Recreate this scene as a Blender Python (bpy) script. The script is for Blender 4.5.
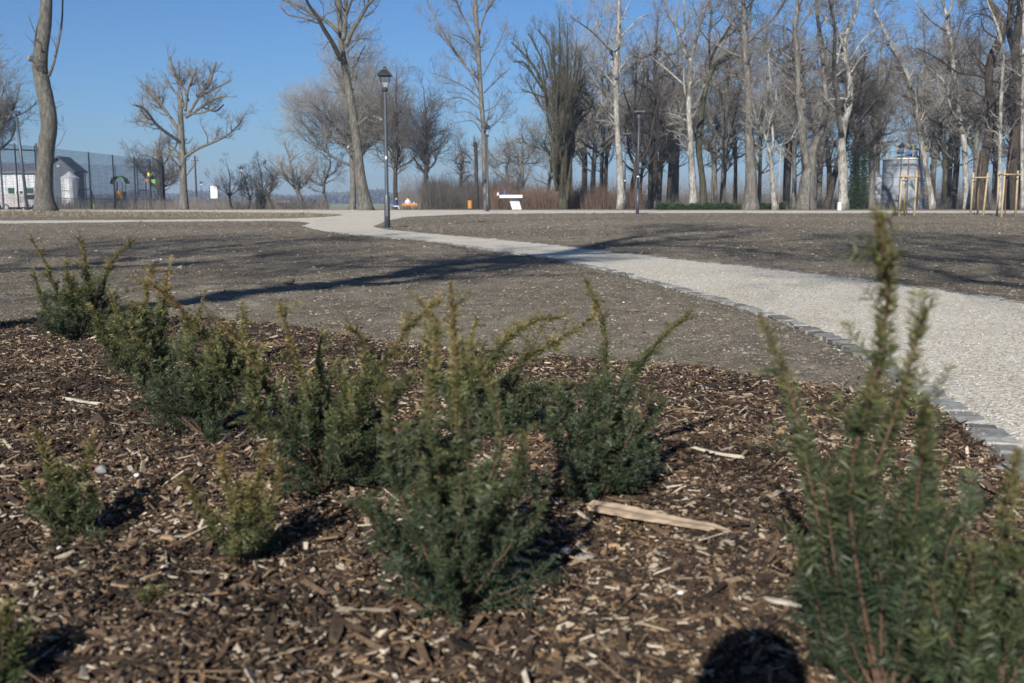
import bpy, math, random
import numpy as np
from mathutils import Vector, Matrix

for o in list(bpy.data.objects): bpy.data.objects.remove(o)
S = bpy.context.scene
COL = S.collection
R = math.radians

# ------------------------------------------------------------------ camera
F = 1000.0; U0 = 512.0; V0 = 341.5; HOR = 201.0; CAMZ = 0.80
PITCH = math.atan((V0 - HOR) / F)
cam_d = bpy.data.cameras.new('camera'); cam = bpy.data.objects.new('camera', cam_d); COL.objects.link(cam)
cam.location = (0, 0, CAMZ); cam.rotation_euler = (R(90) - PITCH, 0, 0)
cam_d.sensor_width = 36; cam_d.lens = F * 36 / 1024; cam_d.clip_end = 9000; cam_d.clip_start = 0.02
cam_d.dof.use_dof = True; cam_d.dof.focus_distance = 7.0; cam_d.dof.aperture_fstop = 5.0
S.camera = cam
# ------------------------------------------------------------------ light
SUN_EL = R(27); SUN_AZ = R(17)      # shadows run 17 degrees right of straight ahead
w = bpy.data.worlds.new('World'); S.world = w; w.use_nodes = True
nt = w.node_tree; nt.nodes.clear()
wo = nt.nodes.new('ShaderNodeOutputWorld'); bg = nt.nodes.new('ShaderNodeBackground'); sk = nt.nodes.new('ShaderNodeTexSky')
sk.sky_type = 'NISHITA'; sk.sun_disc = False; sk.sun_elevation = SUN_EL; sk.sun_rotation = R(180) + SUN_AZ
sk.altitude = 0; sk.air_density = 1.0; sk.dust_density = 0.5; sk.ozone_density = 10
bg.inputs[1].default_value = 0.060
nt.links.new(sk.outputs[0], bg.inputs[0]); nt.links.new(bg.outputs[0], wo.inputs[0])
ld = bpy.data.lights.new('sun', 'SUN'); sun = bpy.data.objects.new('sun', ld); COL.objects.link(sun)
ld.energy = 5.0; ld.angle = R(0.55); ld.color = (1.0, 0.955, 0.885)
SD = Vector((math.sin(SUN_AZ) * math.cos(SUN_EL), math.cos(SUN_AZ) * math.cos(SUN_EL), -math.sin(SUN_EL)))
sun.rotation_euler = SD.to_track_quat('-Z', 'Y').to_euler(); sun.location = (-10, -30, 30)
S.view_settings.view_transform = 'Standard'; S.view_settings.look = 'None'
S.view_settings.exposure = 0.74; S.view_settings.gamma = 1.0; S.view_settings.use_curve_mapping = False
S.cycles.max_bounces = 5; S.cycles.transparent_max_bounces = 8; S.cycles.volume_bounces = 0

# ------------------------------------------------------------------ numeric helpers
def sst(a, b, x):
    t = np.clip((np.asarray(x, float) - a) / (b - a), 0, 1); return t * t * (3 - 2 * t)
def gz(x, y):
    y = np.asarray(y, float)
    return 0.26 * sst(33, 58, y) - 0.42 * sst(66, 92, y) - 1.3 * sst(95, 260, y) + 0 * np.asarray(x, float)
def _hash(ix, iy, s):
    h = np.sin(ix * 127.1 + iy * 311.7 + s * 74.7) * 43758.5453
    return h - np.floor(h)
def vnoise(x, y, s=0):
    ix = np.floor(x); iy = np.floor(y); fx = x - ix; fy = y - iy
    fx = fx * fx * (3 - 2 * fx); fy = fy * fy * (3 - 2 * fy)
    a = _hash(ix, iy, s); b = _hash(ix + 1, iy, s); c = _hash(ix, iy + 1, s); d = _hash(ix + 1, iy + 1, s)
    return (a * (1 - fx) + b * fx) * (1 - fy) + (c * (1 - fx) + d * fx) * fy
def fbm(x, y, o=4, s=0):
    r = 0; a = 0.5
    for i in range(o):
        r = r + a * (vnoise(x, y, s + i) - 0.5); x = x * 2.03 + 7.1; y = y * 2.03 + 3.3; a *= 0.5
    return r
SP, CP = math.sin(PITCH), math.cos(PITCH)
def ray(u, v):
    a = (u - U0) / F; b = -(v - V0) / F
    return np.array([a, b * SP + CP, b * CP - SP])
def atd(u, v, Y):
    d = ray(u, v); t = Y / d[1]
    return np.array([d[0] * t, Y, CAMZ + d[2] * t])
def ground(u, v):
    d = ray(u, v); t = 1.0; lo = 0.3
    # march to the first crossing
    t = 0.3; step = 0.02
    while t < 3000:
        p = d * t
        if CAMZ + p[2] <= float(gz(p[0], p[1])): break
        t *= 1.01
    a, b = t / 1.01, t
    for _ in range(30):
        m = (a + b) / 2; p = d * m
        if CAMZ + p[2] <= float(gz(p[0], p[1])): b = m
        else: a = m
    p = d * b
    return np.array([p[0], p[1], CAMZ + p[2]])
def colx(u, Y):               # x and ground height under pixel column u at distance Y
    x = (u - U0) / F * Y * (1.0 / CP) * 1.0
    d = ray(u, HOR + 6); x = d[0] / d[1] * Y
    return np.array([x, Y, float(gz(x, Y))])
def resample(pts, n):
    P = np.array(pts, float); s = np.r_[0, np.cumsum(np.linalg.norm(np.diff(P[:, :3], axis=0), axis=1))]
    t = np.linspace(0, s[-1], n)
    return np.stack([np.interp(t, s, P[:, k]) for k in range(P.shape[1])], 1)
def smooth(pts, n):           # catmull-rom through the points, n samples
    P = np.array(pts, float)
    if len(P) < 3: return resample(P, n)
    Q = np.vstack([2 * P[0] - P[1], P, 2 * P[-1] - P[-2]]); out = []
    for i in range(1, len(Q) - 2):
        for t in np.linspace(0, 1, 9)[:-1]:
            a, b, c, d = Q[i - 1], Q[i], Q[i + 1], Q[i + 2]
            out.append(0.5 * ((2 * b) + (c - a) * t + (2 * a - 5 * b + 4 * c - d) * t * t + (-a + 3 * b - 3 * c + d) * t ** 3))
    out.append(P[-1]); return resample(out, n)
def inside(poly, X, Y):
    X = np.asarray(X); Y = np.asarray(Y); r = np.zeros(X.shape, bool); n = len(poly); j = n - 1
    for i in range(n):
        xi, yi = poly[i][:2]; xj, yj = poly[j][:2]
        if yi != yj:
            c = ((yi > Y) != (yj > Y)) & (X < (xj - xi) * (Y - yi) / (yj - yi) + xi)
            r ^= c
        j = i
    return r
def dist_line(poly, X, Y):
    best = np.full(np.shape(X), 1e9)
    for (a, b) in zip(poly[:-1], poly[1:]):
        ax, ay = a[:2]; dx, dy = b[0] - ax, b[1] - ay; L = dx * dx + dy * dy + 1e-12
        t = np.clip(((X - ax) * dx + (Y - ay) * dy) / L, 0, 1)
        best = np.minimum(best, (X - ax - t * dx) ** 2 + (Y - ay - t * dy) ** 2)
    return np.sqrt(best)

# ------------------------------------------------------------------ object helpers
class MB:
    def __init__(s): s.v = []; s.f = []; s.m = []; s.t = []; s.n = 0
    def add(s, V, Fc, mat=0, tint=0.0):
        V = np.asarray(V, float).reshape(-1, 3); Fc = np.asarray(Fc, int)
        s.v.append(V); s.f.append(Fc + s.n); s.m.append(np.full(len(Fc), mat) if np.isscalar(mat) else mat)
        s.t.append(np.full(len(V), tint) if np.isscalar(tint) else np.asarray(tint, float)); s.n += len(V); return s
    def box(s, c, sz, rz=0, mat=0, rx=0, ry=0):
        h = np.array(sz, float) / 2
        V = np.array([[x, y, z] for z in (-1, 1) for y in (-1, 1) for x in (-1, 1)], float) * h
        M = np.array(Matrix.Rotation(rz, 3, 'Z') @ Matrix.Rotation(ry, 3, 'Y') @ Matrix.Rotation(rx, 3, 'X'))
        V = V @ M.T + np.array(c, float)
        return s.add(V, [[0, 2, 3, 1], [4, 5, 7, 6], [0, 1, 5, 4], [2, 6, 7, 3], [0, 4, 6, 2], [1, 3, 7, 5]], mat)
    def tube(s, pts, rad, m=8, mat=0, cap=True):
        P = np.array(pts, float); r = np.full(len(P), rad, float) if np.isscalar(rad) else np.array(rad, float)
        if cap:
            P = np.vstack([P[:1], P, P[-1:]]); r = np.r_[1e-4, r, 1e-4]
        V, Fc = tubes(P[None], r[None], m); return s.add(V, Fc, mat)
    def lathe(s, c, prof, m=20, mat=0):    # prof: (r, z) pairs
        a = np.arange(m) * 2 * np.pi / m; K = len(prof)
        V = np.array([[c[0] + r * math.cos(t), c[1] + r * math.sin(t), c[2] + z] for r, z in prof for t in a])
        Fc = [[k * m + i, k * m + (i + 1) % m, (k + 1) * m + (i + 1) % m, (k + 1) * m + i] for k in range(K - 1) for i in range(m)]
        return s.add(V, Fc, mat)
    def build(s, name, mats, parent=None, smooth_=False, attr=False):
        me = bpy.data.meshes.new(name)
        V = np.concatenate(s.v); me.vertices.add(len(V)); me.vertices.foreach_set('co', V.ravel())
        loops = np.concatenate([f.ravel() for f in s.f]); tot = np.concatenate([np.full(len(f), f.shape[1]) for f in s.f])
        me.loops.add(len(loops)); me.loops.foreach_set('vertex_index', loops.astype(np.int32))
        me.polygons.add(len(tot)); st = np.r_[0, np.cumsum(tot)[:-1]]
        me.polygons.foreach_set('loop_start', st.astype(np.int32))
        me.polygons.foreach_set('material_index', np.concatenate(s.m).astype(np.int32))
        me.polygons.foreach_set('use_smooth', np.full(len(tot), smooth_))
        if attr:
            a = me.attributes.new('tint', 'FLOAT', 'POINT'); a.data.foreach_set('value', np.concatenate(s.t).astype(np.float32))
        for m_ in (mats if isinstance(mats, (list, tuple)) else [mats]): me.materials.append(m_)
        me.update(calc_edges=True); me.validate()
        o = bpy.data.objects.new(name, me); COL.objects.link(o)
        if parent is not None:
            o.parent = parent
            o.matrix_parent_inverse = Matrix.Identity(4)
            L = Vector(parent.location); root = parent
            while root.parent is not None: root = root.parent; L += Vector(root.location)
            me.transform(Matrix.Translation(-L))
        return o
def tubes(P, Rd, m=3):
    N, K, _ = P.shape
    T = np.gradient(P, axis=1) if K > 1 else P
    T = np.where(np.linalg.norm(T, axis=2, keepdims=True) < 1e-9, np.array([0, 0, 1e-3]), T)
    T /= np.linalg.norm(T, axis=2, keepdims=True)
    D = P[:, -1] - P[:, 0]; D /= np.linalg.norm(D, axis=1, keepdims=True) + 1e-9
    ref = np.where(np.abs(D[:, 2:3]) > 0.8, np.array([[1.0, 0.2, 0]]), np.array([[0, 0.1, 1.0]]))
    A = np.cross(T, ref[:, None, :]); A /= np.linalg.norm(A, axis=2, keepdims=True) + 1e-9
    B = np.cross(T, A); an = np.arange(m) * 2 * np.pi / m
    V = P[:, :, None, :] + Rd[:, :, None, None] * (A[:, :, None, :] * np.cos(an)[None, None, :, None] + B[:, :, None, :] * np.sin(an)[None, None, :, None])
    k = np.arange(K - 1)[:, None]; i = np.arange(m)[None, :]
    f = np.stack([k * m + i, k * m + (i + 1) % m, (k + 1) * m + (i + 1) % m, (k + 1) * m + i], -1).reshape(-1, 4)
    Fc = (f[None] + (np.arange(N) * K * m)[:, None, None]).reshape(-1, 4)
    return V.reshape(-1, 3), Fc
def tag(o, label=None, cat=None, group=None, kind=None):
    if label: o['label'] = label
    if cat: o['category'] = cat
    if group: o['group'] = group
    if kind: o['kind'] = kind
    return o
def thing(name, label, cat, loc=(0, 0, 0), group=None):
    o = bpy.data.objects.new(name, None); COL.objects.link(o); o.location = tuple(float(q) for q in loc); o.empty_display_size = 0.2
    return tag(o, label, cat, group)
def dup(root, loc, rz=0.0, sc=(1, 1, 1), label=None, group=None):
    r = root.copy(); COL.objects.link(r); r.location = tuple(float(q) for q in loc); r.rotation_euler = (0, 0, rz); r.scale = sc
    if label: r['label'] = label
    if group: r['group'] = group
    for ch in list(root.children):
        c = ch.copy(); COL.objects.link(c); c.parent = r
        for g in ch.children:
            d = g.copy(); COL.objects.link(d); d.parent = c
    return r

# ------------------------------------------------------------------ materials
def mat(name, base, rough=0.8, **k):
    m = bpy.data.materials.new(name); m.use_nodes = True
    b = m.node_tree.nodes['Principled BSDF']; b.inputs['Base Color'].default_value = (*base, 1); b.inputs['Roughness'].default_value = rough
    b.inputs['Specular IOR Level'].default_value = k.get('spec', 0.3)
    b.inputs['Metallic'].default_value = k.get('metal', 0.0)
    return m
def nd(m, t, **k):
    n = m.node_tree.nodes.new(t)
    for a, b in k.items():
        if a.startswith('_'): setattr(n, a[1:], b)
        else: n.inputs[a.replace('__', ' ')].default_value = b
    return n
def ln(m, a, b): m.node_tree.links.new(a, b)
def ramp(m, fac, stops, interp='LINEAR'):
    r = m.node_tree.nodes.new('ShaderNodeValToRGB'); r.color_ramp.interpolation = interp
    e = r.color_ramp.elements
    while len(e) < len(stops): e.new(0.5)
    for el, (p, c) in zip(e, stops): el.position = p; el.color = (*c, 1) if len(c) == 3 else c
    ln(m, fac, r.inputs[0]); return r.outputs[0]
def mix(m, fac, a, b, mode='MIX'):
    n = m.node_tree.nodes.new('ShaderNodeMix'); n.data_type = 'RGBA'; n.blend_type = mode
    for s, v in ((n.inputs[0], fac), (n.inputs[6], a), (n.inputs[7], b)):
        if hasattr(v, 'is_linked') or hasattr(v, 'links'): ln(m, v, s)
        elif isinstance(v, (int, float)): s.default_value = v
        else: s.default_value = (*v, 1)
    return n.outputs[2]
def coords(m, obj=False):
    if obj: return nd(m, 'ShaderNodeTexCoord').outputs['Object']
    return nd(m, 'ShaderNodeNewGeometry').outputs['Position']
def noise(m, vec, scale, detail=4, rough=0.6, sc=None, dist=0):
    if sc:
        mp = nd(m, 'ShaderNodeMapping'); mp.inputs['Scale'].default_value = sc; ln(m, vec, mp.inputs[0]); vec = mp.outputs[0]
    n = nd(m, 'ShaderNodeTexNoise', Scale=scale, Detail=detail, Roughness=rough, Distortion=dist); ln(m, vec, n.inputs['Vector']); return n.outputs['Fac']
def bump(m, h, strength=0.5, dist=0.02):
    b = nd(m, 'ShaderNodeBump', Strength=strength, Distance=dist); ln(m, h, b.inputs['Height'])
    ln(m, b.outputs[0], m.node_tree.nodes['Principled BSDF'].inputs['Normal'])
def base(m, c): ln(m, c, m.node_tree.nodes['Principled BSDF'].inputs['Base Color'])

def worn(name, c, rough=0.7, var=0.25, sc=6, **k):
    m = mat(name, c, rough, **k); v = coords(m, True); f = noise(m, v, sc, 5)
    lo = tuple(q * (1 - var) for q in c); hi = tuple(min(1, q * (1 + var)) for q in c)
    base(m, ramp(m, f, [(0.3, lo), (0.7, hi)])); bump(m, f, 0.15, 0.005); return m

def soil_mat():
    m = mat('soil', (0.12, 0.1, 0.08), 0.95, spec=0.1); v = coords(m)
    big = noise(m, v, 0.55, 5, 0.6, dist=0.4); mid = noise(m, v, 4.0, 5, 0.65); fine = noise(m, v, 55, 4, 0.7); spk = noise(m, v, 130, 2, 0.5)
    a = ramp(m, mid, [(0.32, (0.115, 0.095, 0.072)), (0.5, (0.205, 0.176, 0.136)), (0.66, (0.29, 0.253, 0.198))])
    g = ramp(m, mid, [(0.32, (0.115, 0.100, 0.070)), (0.55, (0.200, 0.178, 0.132)), (0.7, (0.27, 0.245, 0.185))])
    c = mix(m, ramp(m, big, [(0.42, (0, 0, 0)), (0.58, (1, 1, 1))]), a, g)
    c = mix(m, ramp(m, fine, [(0.35, (0.75, 0.75, 0.75)), (0.55, (0, 0, 0))]), c, (0.10, 0.083, 0.066))
    c = mix(m, ramp(m, spk, [(0.66, (0, 0, 0)), (0.72, (0.8, 0.8, 0.8))]), c, (0.36, 0.33, 0.28))
    dp = noise(m, v, 0.22, 4, 0.6, sc=(.6, 1, 1), dist=.5); c = mix(m, 1.0, c, ramp(m, dp, [(0.40, (0.76, 0.75, 0.75)), (0.58, (1.06, 1.06, 1.06))]), 'MULTIPLY')
    base(m, c)
    h = mix(m, 0.5, fine, mid); bump(m, h, 1.0, 0.045); return m
def gravel_mat():
    m = mat('gravel_path', (0.5, 0.46, 0.4), 0.9, spec=0.15); v = coords(m)
    vo = nd(m, 'ShaderNodeTexVoronoi', Scale=85.0); ln(m, v, vo.inputs['Vector'])
    vo2 = nd(m, 'ShaderNodeTexVoronoi', Scale=38.0); ln(m, v, vo2.inputs['Vector'])
    sep = nd(m, 'ShaderNodeSeparateColor'); ln(m, vo.outputs['Color'], sep.inputs[0])
    c = ramp(m, sep.outputs[0], [(0, (0.26, 0.225, 0.165)), (0.2, (0.44, 0.405, 0.33)), (0.6, (0.585, 0.545, 0.45)), (1, (0.74, 0.71, 0.62))])
    big = noise(m, v, 0.9, 5, 0.65, dist=0.3)
    c = mix(m, 1.0, c, ramp(m, big, [(0.3, (0.84, 0.82, 0.79)), (0.65, (1, 1, 1))]), 'MULTIPLY')
    dk = noise(m, v, 14, 3, 0.6)
    c = mix(m, ramp(m, dk, [(0.60, (0, 0, 0)), (0.70, (0.6, 0.6, 0.6))]), c, (0.30, 0.25, 0.18))
    base(m, c); h = mix(m, 0.4, vo.outputs['Distance'], vo2.outputs['Distance']); bump(m, h, 0.7, 0.02); return m
def island_mat(name, stops, rough=0.85, grain=None, patch=False):
    m = mat(name, stops[0][1], rough, spec=0.2); g = nd(m, 'ShaderNodeNewGeometry')
    c = ramp(m, g.outputs['Random Per Island'], stops)
    v = g.outputs['Position']; f = noise(m, v, grain or 120, 3, 0.6)
    c = mix(m, 1.0, c, ramp(m, f, [(0.3, (0.6, 0.6, 0.6)), (0.7, (1.15, 1.15, 1.15))]), 'MULTIPLY')
    if patch: c = mix(m, 1.0, c, ramp(m, noise(m, v, 2.6, 4, 0.6, dist=.6), [(0.36, (0.62, 0.60, 0.58)), (0.5, (1, 1, 1)), (0.66, (1.3, 1.27, 1.2))]), 'MULTIPLY')
    base(m, c); return m
def bark_mat(name, lo, mid_, hi, sc=2.2, patches=None):
    m = mat(name, mid_, 0.9, spec=0.15); v = coords(m, True)
    f = noise(m, v, sc, 6, 0.75, sc=(3.2, 3.2, 0.8)); f2 = noise(m, v, sc * 3, 5, 0.75, sc=(2.4, 2.4, 0.5))
    c = ramp(m, f, [(0.3, lo), (0.5, mid_), (0.7, hi)])
    c = mix(m, ramp(m, f2, [(0.36, (0.85, 0.85, 0.85)), (0.52, (0, 0, 0))]), c, lo)
    if patches:
        pf = noise(m, v, 1.1, 4, 0.7, sc=(1, 1, 0.6)); c = mix(m, ramp(m, pf, [(0.5, (0, 0, 0)), (0.6, (0.85, 0.85, 0.85))]), c, patches)
    base(m, c); bump(m, mix(m, 0.5, f, f2), 0.9, 0.06); return m
def needle_mat(name='yew_needles', sh=0.0):
    m = mat(name, (0.03, 0.06, 0.03), 0.5, spec=0.35); a = nd(m, 'ShaderNodeAttribute', _attribute_name='tint')
    g = nd(m, 'ShaderNodeNewGeometry')
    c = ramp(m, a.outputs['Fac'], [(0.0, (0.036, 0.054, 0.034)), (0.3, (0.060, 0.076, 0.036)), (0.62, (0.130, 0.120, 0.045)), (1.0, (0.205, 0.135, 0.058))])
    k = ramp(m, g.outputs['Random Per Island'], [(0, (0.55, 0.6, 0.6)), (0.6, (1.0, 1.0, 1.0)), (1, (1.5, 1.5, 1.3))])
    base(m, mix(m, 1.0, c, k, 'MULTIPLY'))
    b = m.node_tree.nodes['Principled BSDF']; out = m.node_tree.nodes['Material Output']
    tr = nd(m, 'ShaderNodeBsdfTranslucent'); ln(m, mix(m, 1.0, c, (1.3, 1.5, 0.7), 'MULTIPLY'), tr.inputs[0])
    ms = nd(m, 'ShaderNodeMixShader', Fac=0.22); ln(m, b.outputs[0], ms.inputs[1]); ln(m, tr.outputs[0], ms.inputs[2]); ln(m, ms.outputs[0], out.inputs[0])
    return m

M = {}
M['soil'] = soil_mat(); M['path'] = gravel_mat()
M['mulch_base'] = worn('mulch_base', (0.028, 0.020, 0.015), 0.95, 0.5, 40)
M['chips'] = island_mat('mulch_chips', [(0.0, (0.018, 0.014, 0.011)), (0.30, (0.040, 0.028, 0.020)), (0.55, (0.080, 0.054, 0.037)), (0.72, (0.130, 0.086, 0.055)), (0.83, (0.20, 0.13, 0.074)), (0.91, (0.29, 0.225, 0.155)), (1.0, (0.48, 0.42, 0.335))], patch=True)
M['crumbs'] = island_mat('soil_crumbs', [(0.0, (0.07, 0.058, 0.044)), (0.35, (0.14, 0.12, 0.092)), (0.75, (0.205, 0.175, 0.135)), (0.985, (0.26, 0.23, 0.18)), (0.997, (0.38, 0.36, 0.32)), (1.0, (0.6, 0.59, 0.56))])
M['pebbles'] = island_mat('path_pebbles', [(0.0, (0.22, 0.18, 0.13)), (0.4, (0.42, 0.37, 0.29)), (0.8, (0.55, 0.51, 0.43)), (1.0, (0.63, 0.60, 0.53))])
M['sett'] = island_mat('granite_setts', [(0.0, (0.12, 0.115, 0.105)), (0.5, (0.22, 0.215, 0.20)), (1.0, (0.36, 0.355, 0.33))], grain=28)
M['bark_grey'] = bark_mat('bark_grey', (0.050, 0.045, 0.037), (0.125, 0.115, 0.098), (0.25, 0.232, 0.205))
M['bark_big'] = bark_mat('bark_big', (0.045, 0.041, 0.034), (0.105, 0.098, 0.082), (0.20, 0.19, 0.165), 2.6)
M['bark_brown'] = bark_mat('bark_brown', (0.018, 0.015, 0.012), (0.045, 0.037, 0.029), (0.095, 0.081, 0.064))
M['bark_moss'] = bark_mat('bark_mossy', (0.022, 0.020, 0.013), (0.056, 0.052, 0.033), (0.105, 0.097, 0.066))
M['bark_white'] = bark_mat('bark_white', (0.085, 0.079, 0.069), (0.27, 0.26, 0.235), (0.47, 0.455, 0.42), 2.4, (0.075, 0.068, 0.057))
M['twig'] = worn('twig_brown', (0.118, 0.105, 0.089), 0.9, 0.3, 1.5)
M['twig_dark'] = worn('twig_dark', (0.062, 0.053, 0.046), 0.9, 0.3, 1.5)
M['twig_light'] = worn('twig_pale', (0.175, 0.163, 0.143), 0.9, 0.3, 1.5)
M['twig_olive'] = worn('twig_olive', (0.062, 0.055, 0.036), 0.9, 0.3, 1.5)
M['twig_red'] = worn('twig_reddish', (0.095, 0.062, 0.045), 0.9, 0.35, 1.5)
M['cutwood'] = worn('cut_wood', (0.52, 0.44, 0.33), 0.8, 0.15, 8)
M['needles'] = needle_mat()
M['yewstem'] = worn('yew_stem', (0.092, 0.052, 0.036), 0.75, 0.3, 60); M['yewshoot'] = worn('yew_shoot', (0.062, 0.062, 0.026), 0.7, 0.3, 60)
M['pole'] = worn('lamp_paint', (0.045, 0.052, 0.065), 0.45, 0.15, 5, spec=0.5)
M['black'] = worn('black_paint', (0.022, 0.024, 0.028), 0.5, 0.2, 5)
M['white'] = worn('white_paint', (0.52, 0.53, 0.54), 0.6, 0.06, 1.2)
M['stake'] = worn('pine_stake', (0.34, 0.26, 0.155), 0.8, 0.2, 9)
M['orange'] = worn('orange_boards', (0.42, 0.165, 0.035), 0.6, 0.15, 5)
M['green'] = worn('green_panel', (0.06, 0.22, 0.05), 0.6, 0.15, 4)
M['steel'] = worn('galvanised_steel', (0.42, 0.44, 0.46), 0.55, 0.18, 1.1, metal=0.25)
M['concrete'] = worn('concrete', (0.38, 0.38, 0.375), 0.9, 0.2, 1.3)
gm = mat('lamp_glass', (0.75, 0.8, 0.85), 0.1)
_t = nd(gm, 'ShaderNodeBsdfTransparent', Color=(.86, .9, .92, 1)); _g = nd(gm, 'ShaderNodeBsdfGlossy', Roughness=0.3); _m = nd(gm, 'ShaderNodeMixShader', Fac=0.03)
ln(gm, _t.outputs[0], _m.inputs[1]); ln(gm, _g.outputs[0], _m.inputs[2]); ln(gm, _m.outputs[0], gm.node_tree.nodes['Material Output'].inputs[0]); M['glass'] = gm
M['ivy'] = island_mat('ivy_leaves', [(0, (0.018, 0.035, 0.014)), (0.6, (0.035, 0.062, 0.022)), (1, (0.075, 0.105, 0.04))], 0.6)
M['farwood'] = worn('far_wood', (0.060, 0.058, 0.050), 0.95, 0.3, 0.02)
M['field'] = worn('field_grass', (0.20, 0.20, 0.085), 0.95, 0.3, 0.02)

# ================================================================== GROUND LAYOUT
pxg = lambda L: [ground(u, v) for u, v in L]
left_edge = [(1300, 730), (1120, 560), (1015, 468), (965, 425), (905, 385), (850, 352), (800, 329), (740, 308), (680, 291), (600, 269.5), (545, 259), (480, 249), (430, 242), (380, 237.5), (335, 233), (312, 229), (303, 226)]
right_edge = [(1500, 375), (1250, 335), (1100, 315), (1024, 303), (940, 290), (860, 280), (780, 270), (700, 262), (620, 253), (560, 246), (500, 240), (450, 235.5), (410, 232), (385, 229.5), (372, 226.5)]
LE = smooth([p for p in pxg(left_edge)], 260); RE = smooth([p for p in pxg(right_edge)], 260)
main_poly = [tuple(p[:2]) for p in LE] + [tuple(p[:2]) for p in RE[::-1]]
junction_px = [(303, 226), (372, 226.5), (384, 221), (405, 217), (455, 214.6), (520, 213.6), (640, 213.2), (800, 213.2), (1024, 213.2), (1300, 213.2), (1300, 210.9), (1024, 210.9), (700, 210.6), (400, 210.2), (120, 210.2), (60, 210.1), (-250, 210.1), (-250, 211.0), (60, 211.2), (118, 211.8), (230, 212.4), (290, 212.8), (340, 214.2), (345, 215.2), (325, 217.2), (290, 218.6), (200, 219.6), (100, 220.4), (0, 220.9), (-250, 221.8), (-250, 224.8), (0, 223.6), (120, 222.4), (240, 221.2), (300, 221.4), (312, 223)]
JP = [tuple(ground(u, v)[:2]) for u, v in junction_px]
bed_back = [(-700, 335), (-300, 325), (0, 322), (100, 325), (200, 321), (270, 326), (340, 336), (430, 350), (520, 357), (600, 363), (700, 371), (790, 384), (850, 393), (905, 398)]
BB = [tuple(p[:2]) for p in smooth(pxg(bed_back), 60)]
near_k = [tuple(p[:2]) for p in LE if p[1] < ground(905, 398)[1]]
BED = BB + [(p[0] - 0.085, p[1] - 0.06) for p in near_k[::-1]] + [(3.0, -1.5), (-9, -1.5)]

def grid_mesh(name, xs, ys, Z, m, keep=None):
    nx, ny = len(xs), len(ys); X, Y = np.meshgrid(xs, ys); V = np.stack([X, Y, Z], -1).reshape(-1, 3)
    j, i = np.meshgrid(np.arange(ny - 1), np.arange(nx - 1), indexing='ij')
    f = np.stack([j * nx + i, j * nx + i + 1, (j + 1) * nx + i + 1, (j + 1) * nx + i], -1).reshape(-1, 4)
    if keep is not None:
        k = keep.reshape(-1); f = f[k[f].any(1)]
        used = np.unique(f); rm = np.zeros(len(V), int); rm[used] = np.arange(len(used)); V = V[used]; f = rm[f]
    b = MB(); b.add(V, f); return b.build(name, m, smooth_=True)
def grow(a, b, s0, k):
    out = [a]
    while out[-1] < b: out.append(out[-1] + max(s0, k * abs(out[-1])))
    return out
xr = grow(7, 3500, 0.05, 0.03); xs = np.array([-q for q in xr[::-1]] + list(np.arange(-6.95, 6.99, 0.045)) + xr)
yf = grow(1.0, 4500, 0.04, 0.0055); 
yf = [q for q in yf if q < 75] + grow(75, 4500, 2, 0.05)
yb = grow(1, 600, 0.3, 0.15); ys = np.array([1 - (q - 1) for q in yb[::-1]][:-1] + yf)
X, Y = np.meshgrid(xs, ys)
print('ground grid', X.shape)
Z = gz(X, Y)
inp = inside(main_poly, X, Y) | inside(JP, X, Y); inb = inside(BED, X, Y)
amp = np.where(Y < 60, 1, 0.3)
bumpy = 0.05 * fbm(X * 1.1, Y * 1.1, 3, 3) + 0.065 * fbm(X * 4.2, Y * 4.2, 4, 9) * np.clip(1.6 - np.abs(Y) / 45, 0.3, 1)
dl = np.minimum(dist_line(main_poly, X, Y), dist_line(JP + [JP[0]], X, Y))
edge = np.clip(dl / 0.35, 0, 1)
Zg = Z + (0.012 * edge + bumpy * edge) * amp * (Y > -5)
Zg = np.where(inp, Z - 0.02 - 0.03 * np.clip(dl / 0.1, 0, 1), Zg)
Zg = np.where(inb & (dl > .02), Z - 0.03, Zg)
g = grid_mesh('ground', xs, ys, Zg, M['soil']); tag(g, kind='structure')

# path: one cross-section strip plus the junction
def strip(name, A, B, n, off, m):
    A = np.array(A); B = np.array(B); b = MB(); t = np.linspace(0, 1, n)
    V = A[:, None, :] * (1 - t)[None, :, None] + B[:, None, :] * t[None, :, None]
    V[:, :, 2] = gz(V[:, :, 0], V[:, :, 1]) + off + 0.01 * fbm(V[:, :, 0] * 3, V[:, :, 1] * 3, 3, 5)
    K = len(A); j, i = np.meshgrid(np.arange(K - 1), np.arange(n - 1), indexing='ij')
    f = np.stack([j * n + i, j * n + i + 1, (j + 1) * n + i + 1, (j + 1) * n + i], -1).reshape(-1, 4)
    b.add(V.reshape(-1, 3), f); return b.build(name, m, smooth_=True)
p = strip('gravel_path', LE, RE, 40, 0.006, M['path']); tag(p, kind='structure')
gx = np.arange(-50, 60, 0.3); gy = np.arange(26, 66, 0.3); GX, GY = np.meshgrid(gx, gy)
dj = dist_line(JP + [JP[0]], GX, GY); ij = inside(JP, GX, GY)
GZ = gz(GX, GY) + np.where(ij, 0.012, np.clip(0.012 - dj * 0.12, -0.06, 0.012))
p = grid_mesh('gravel_junction', gx, gy, GZ, M['path'], keep=ij); tag(p, kind='structure')

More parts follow.
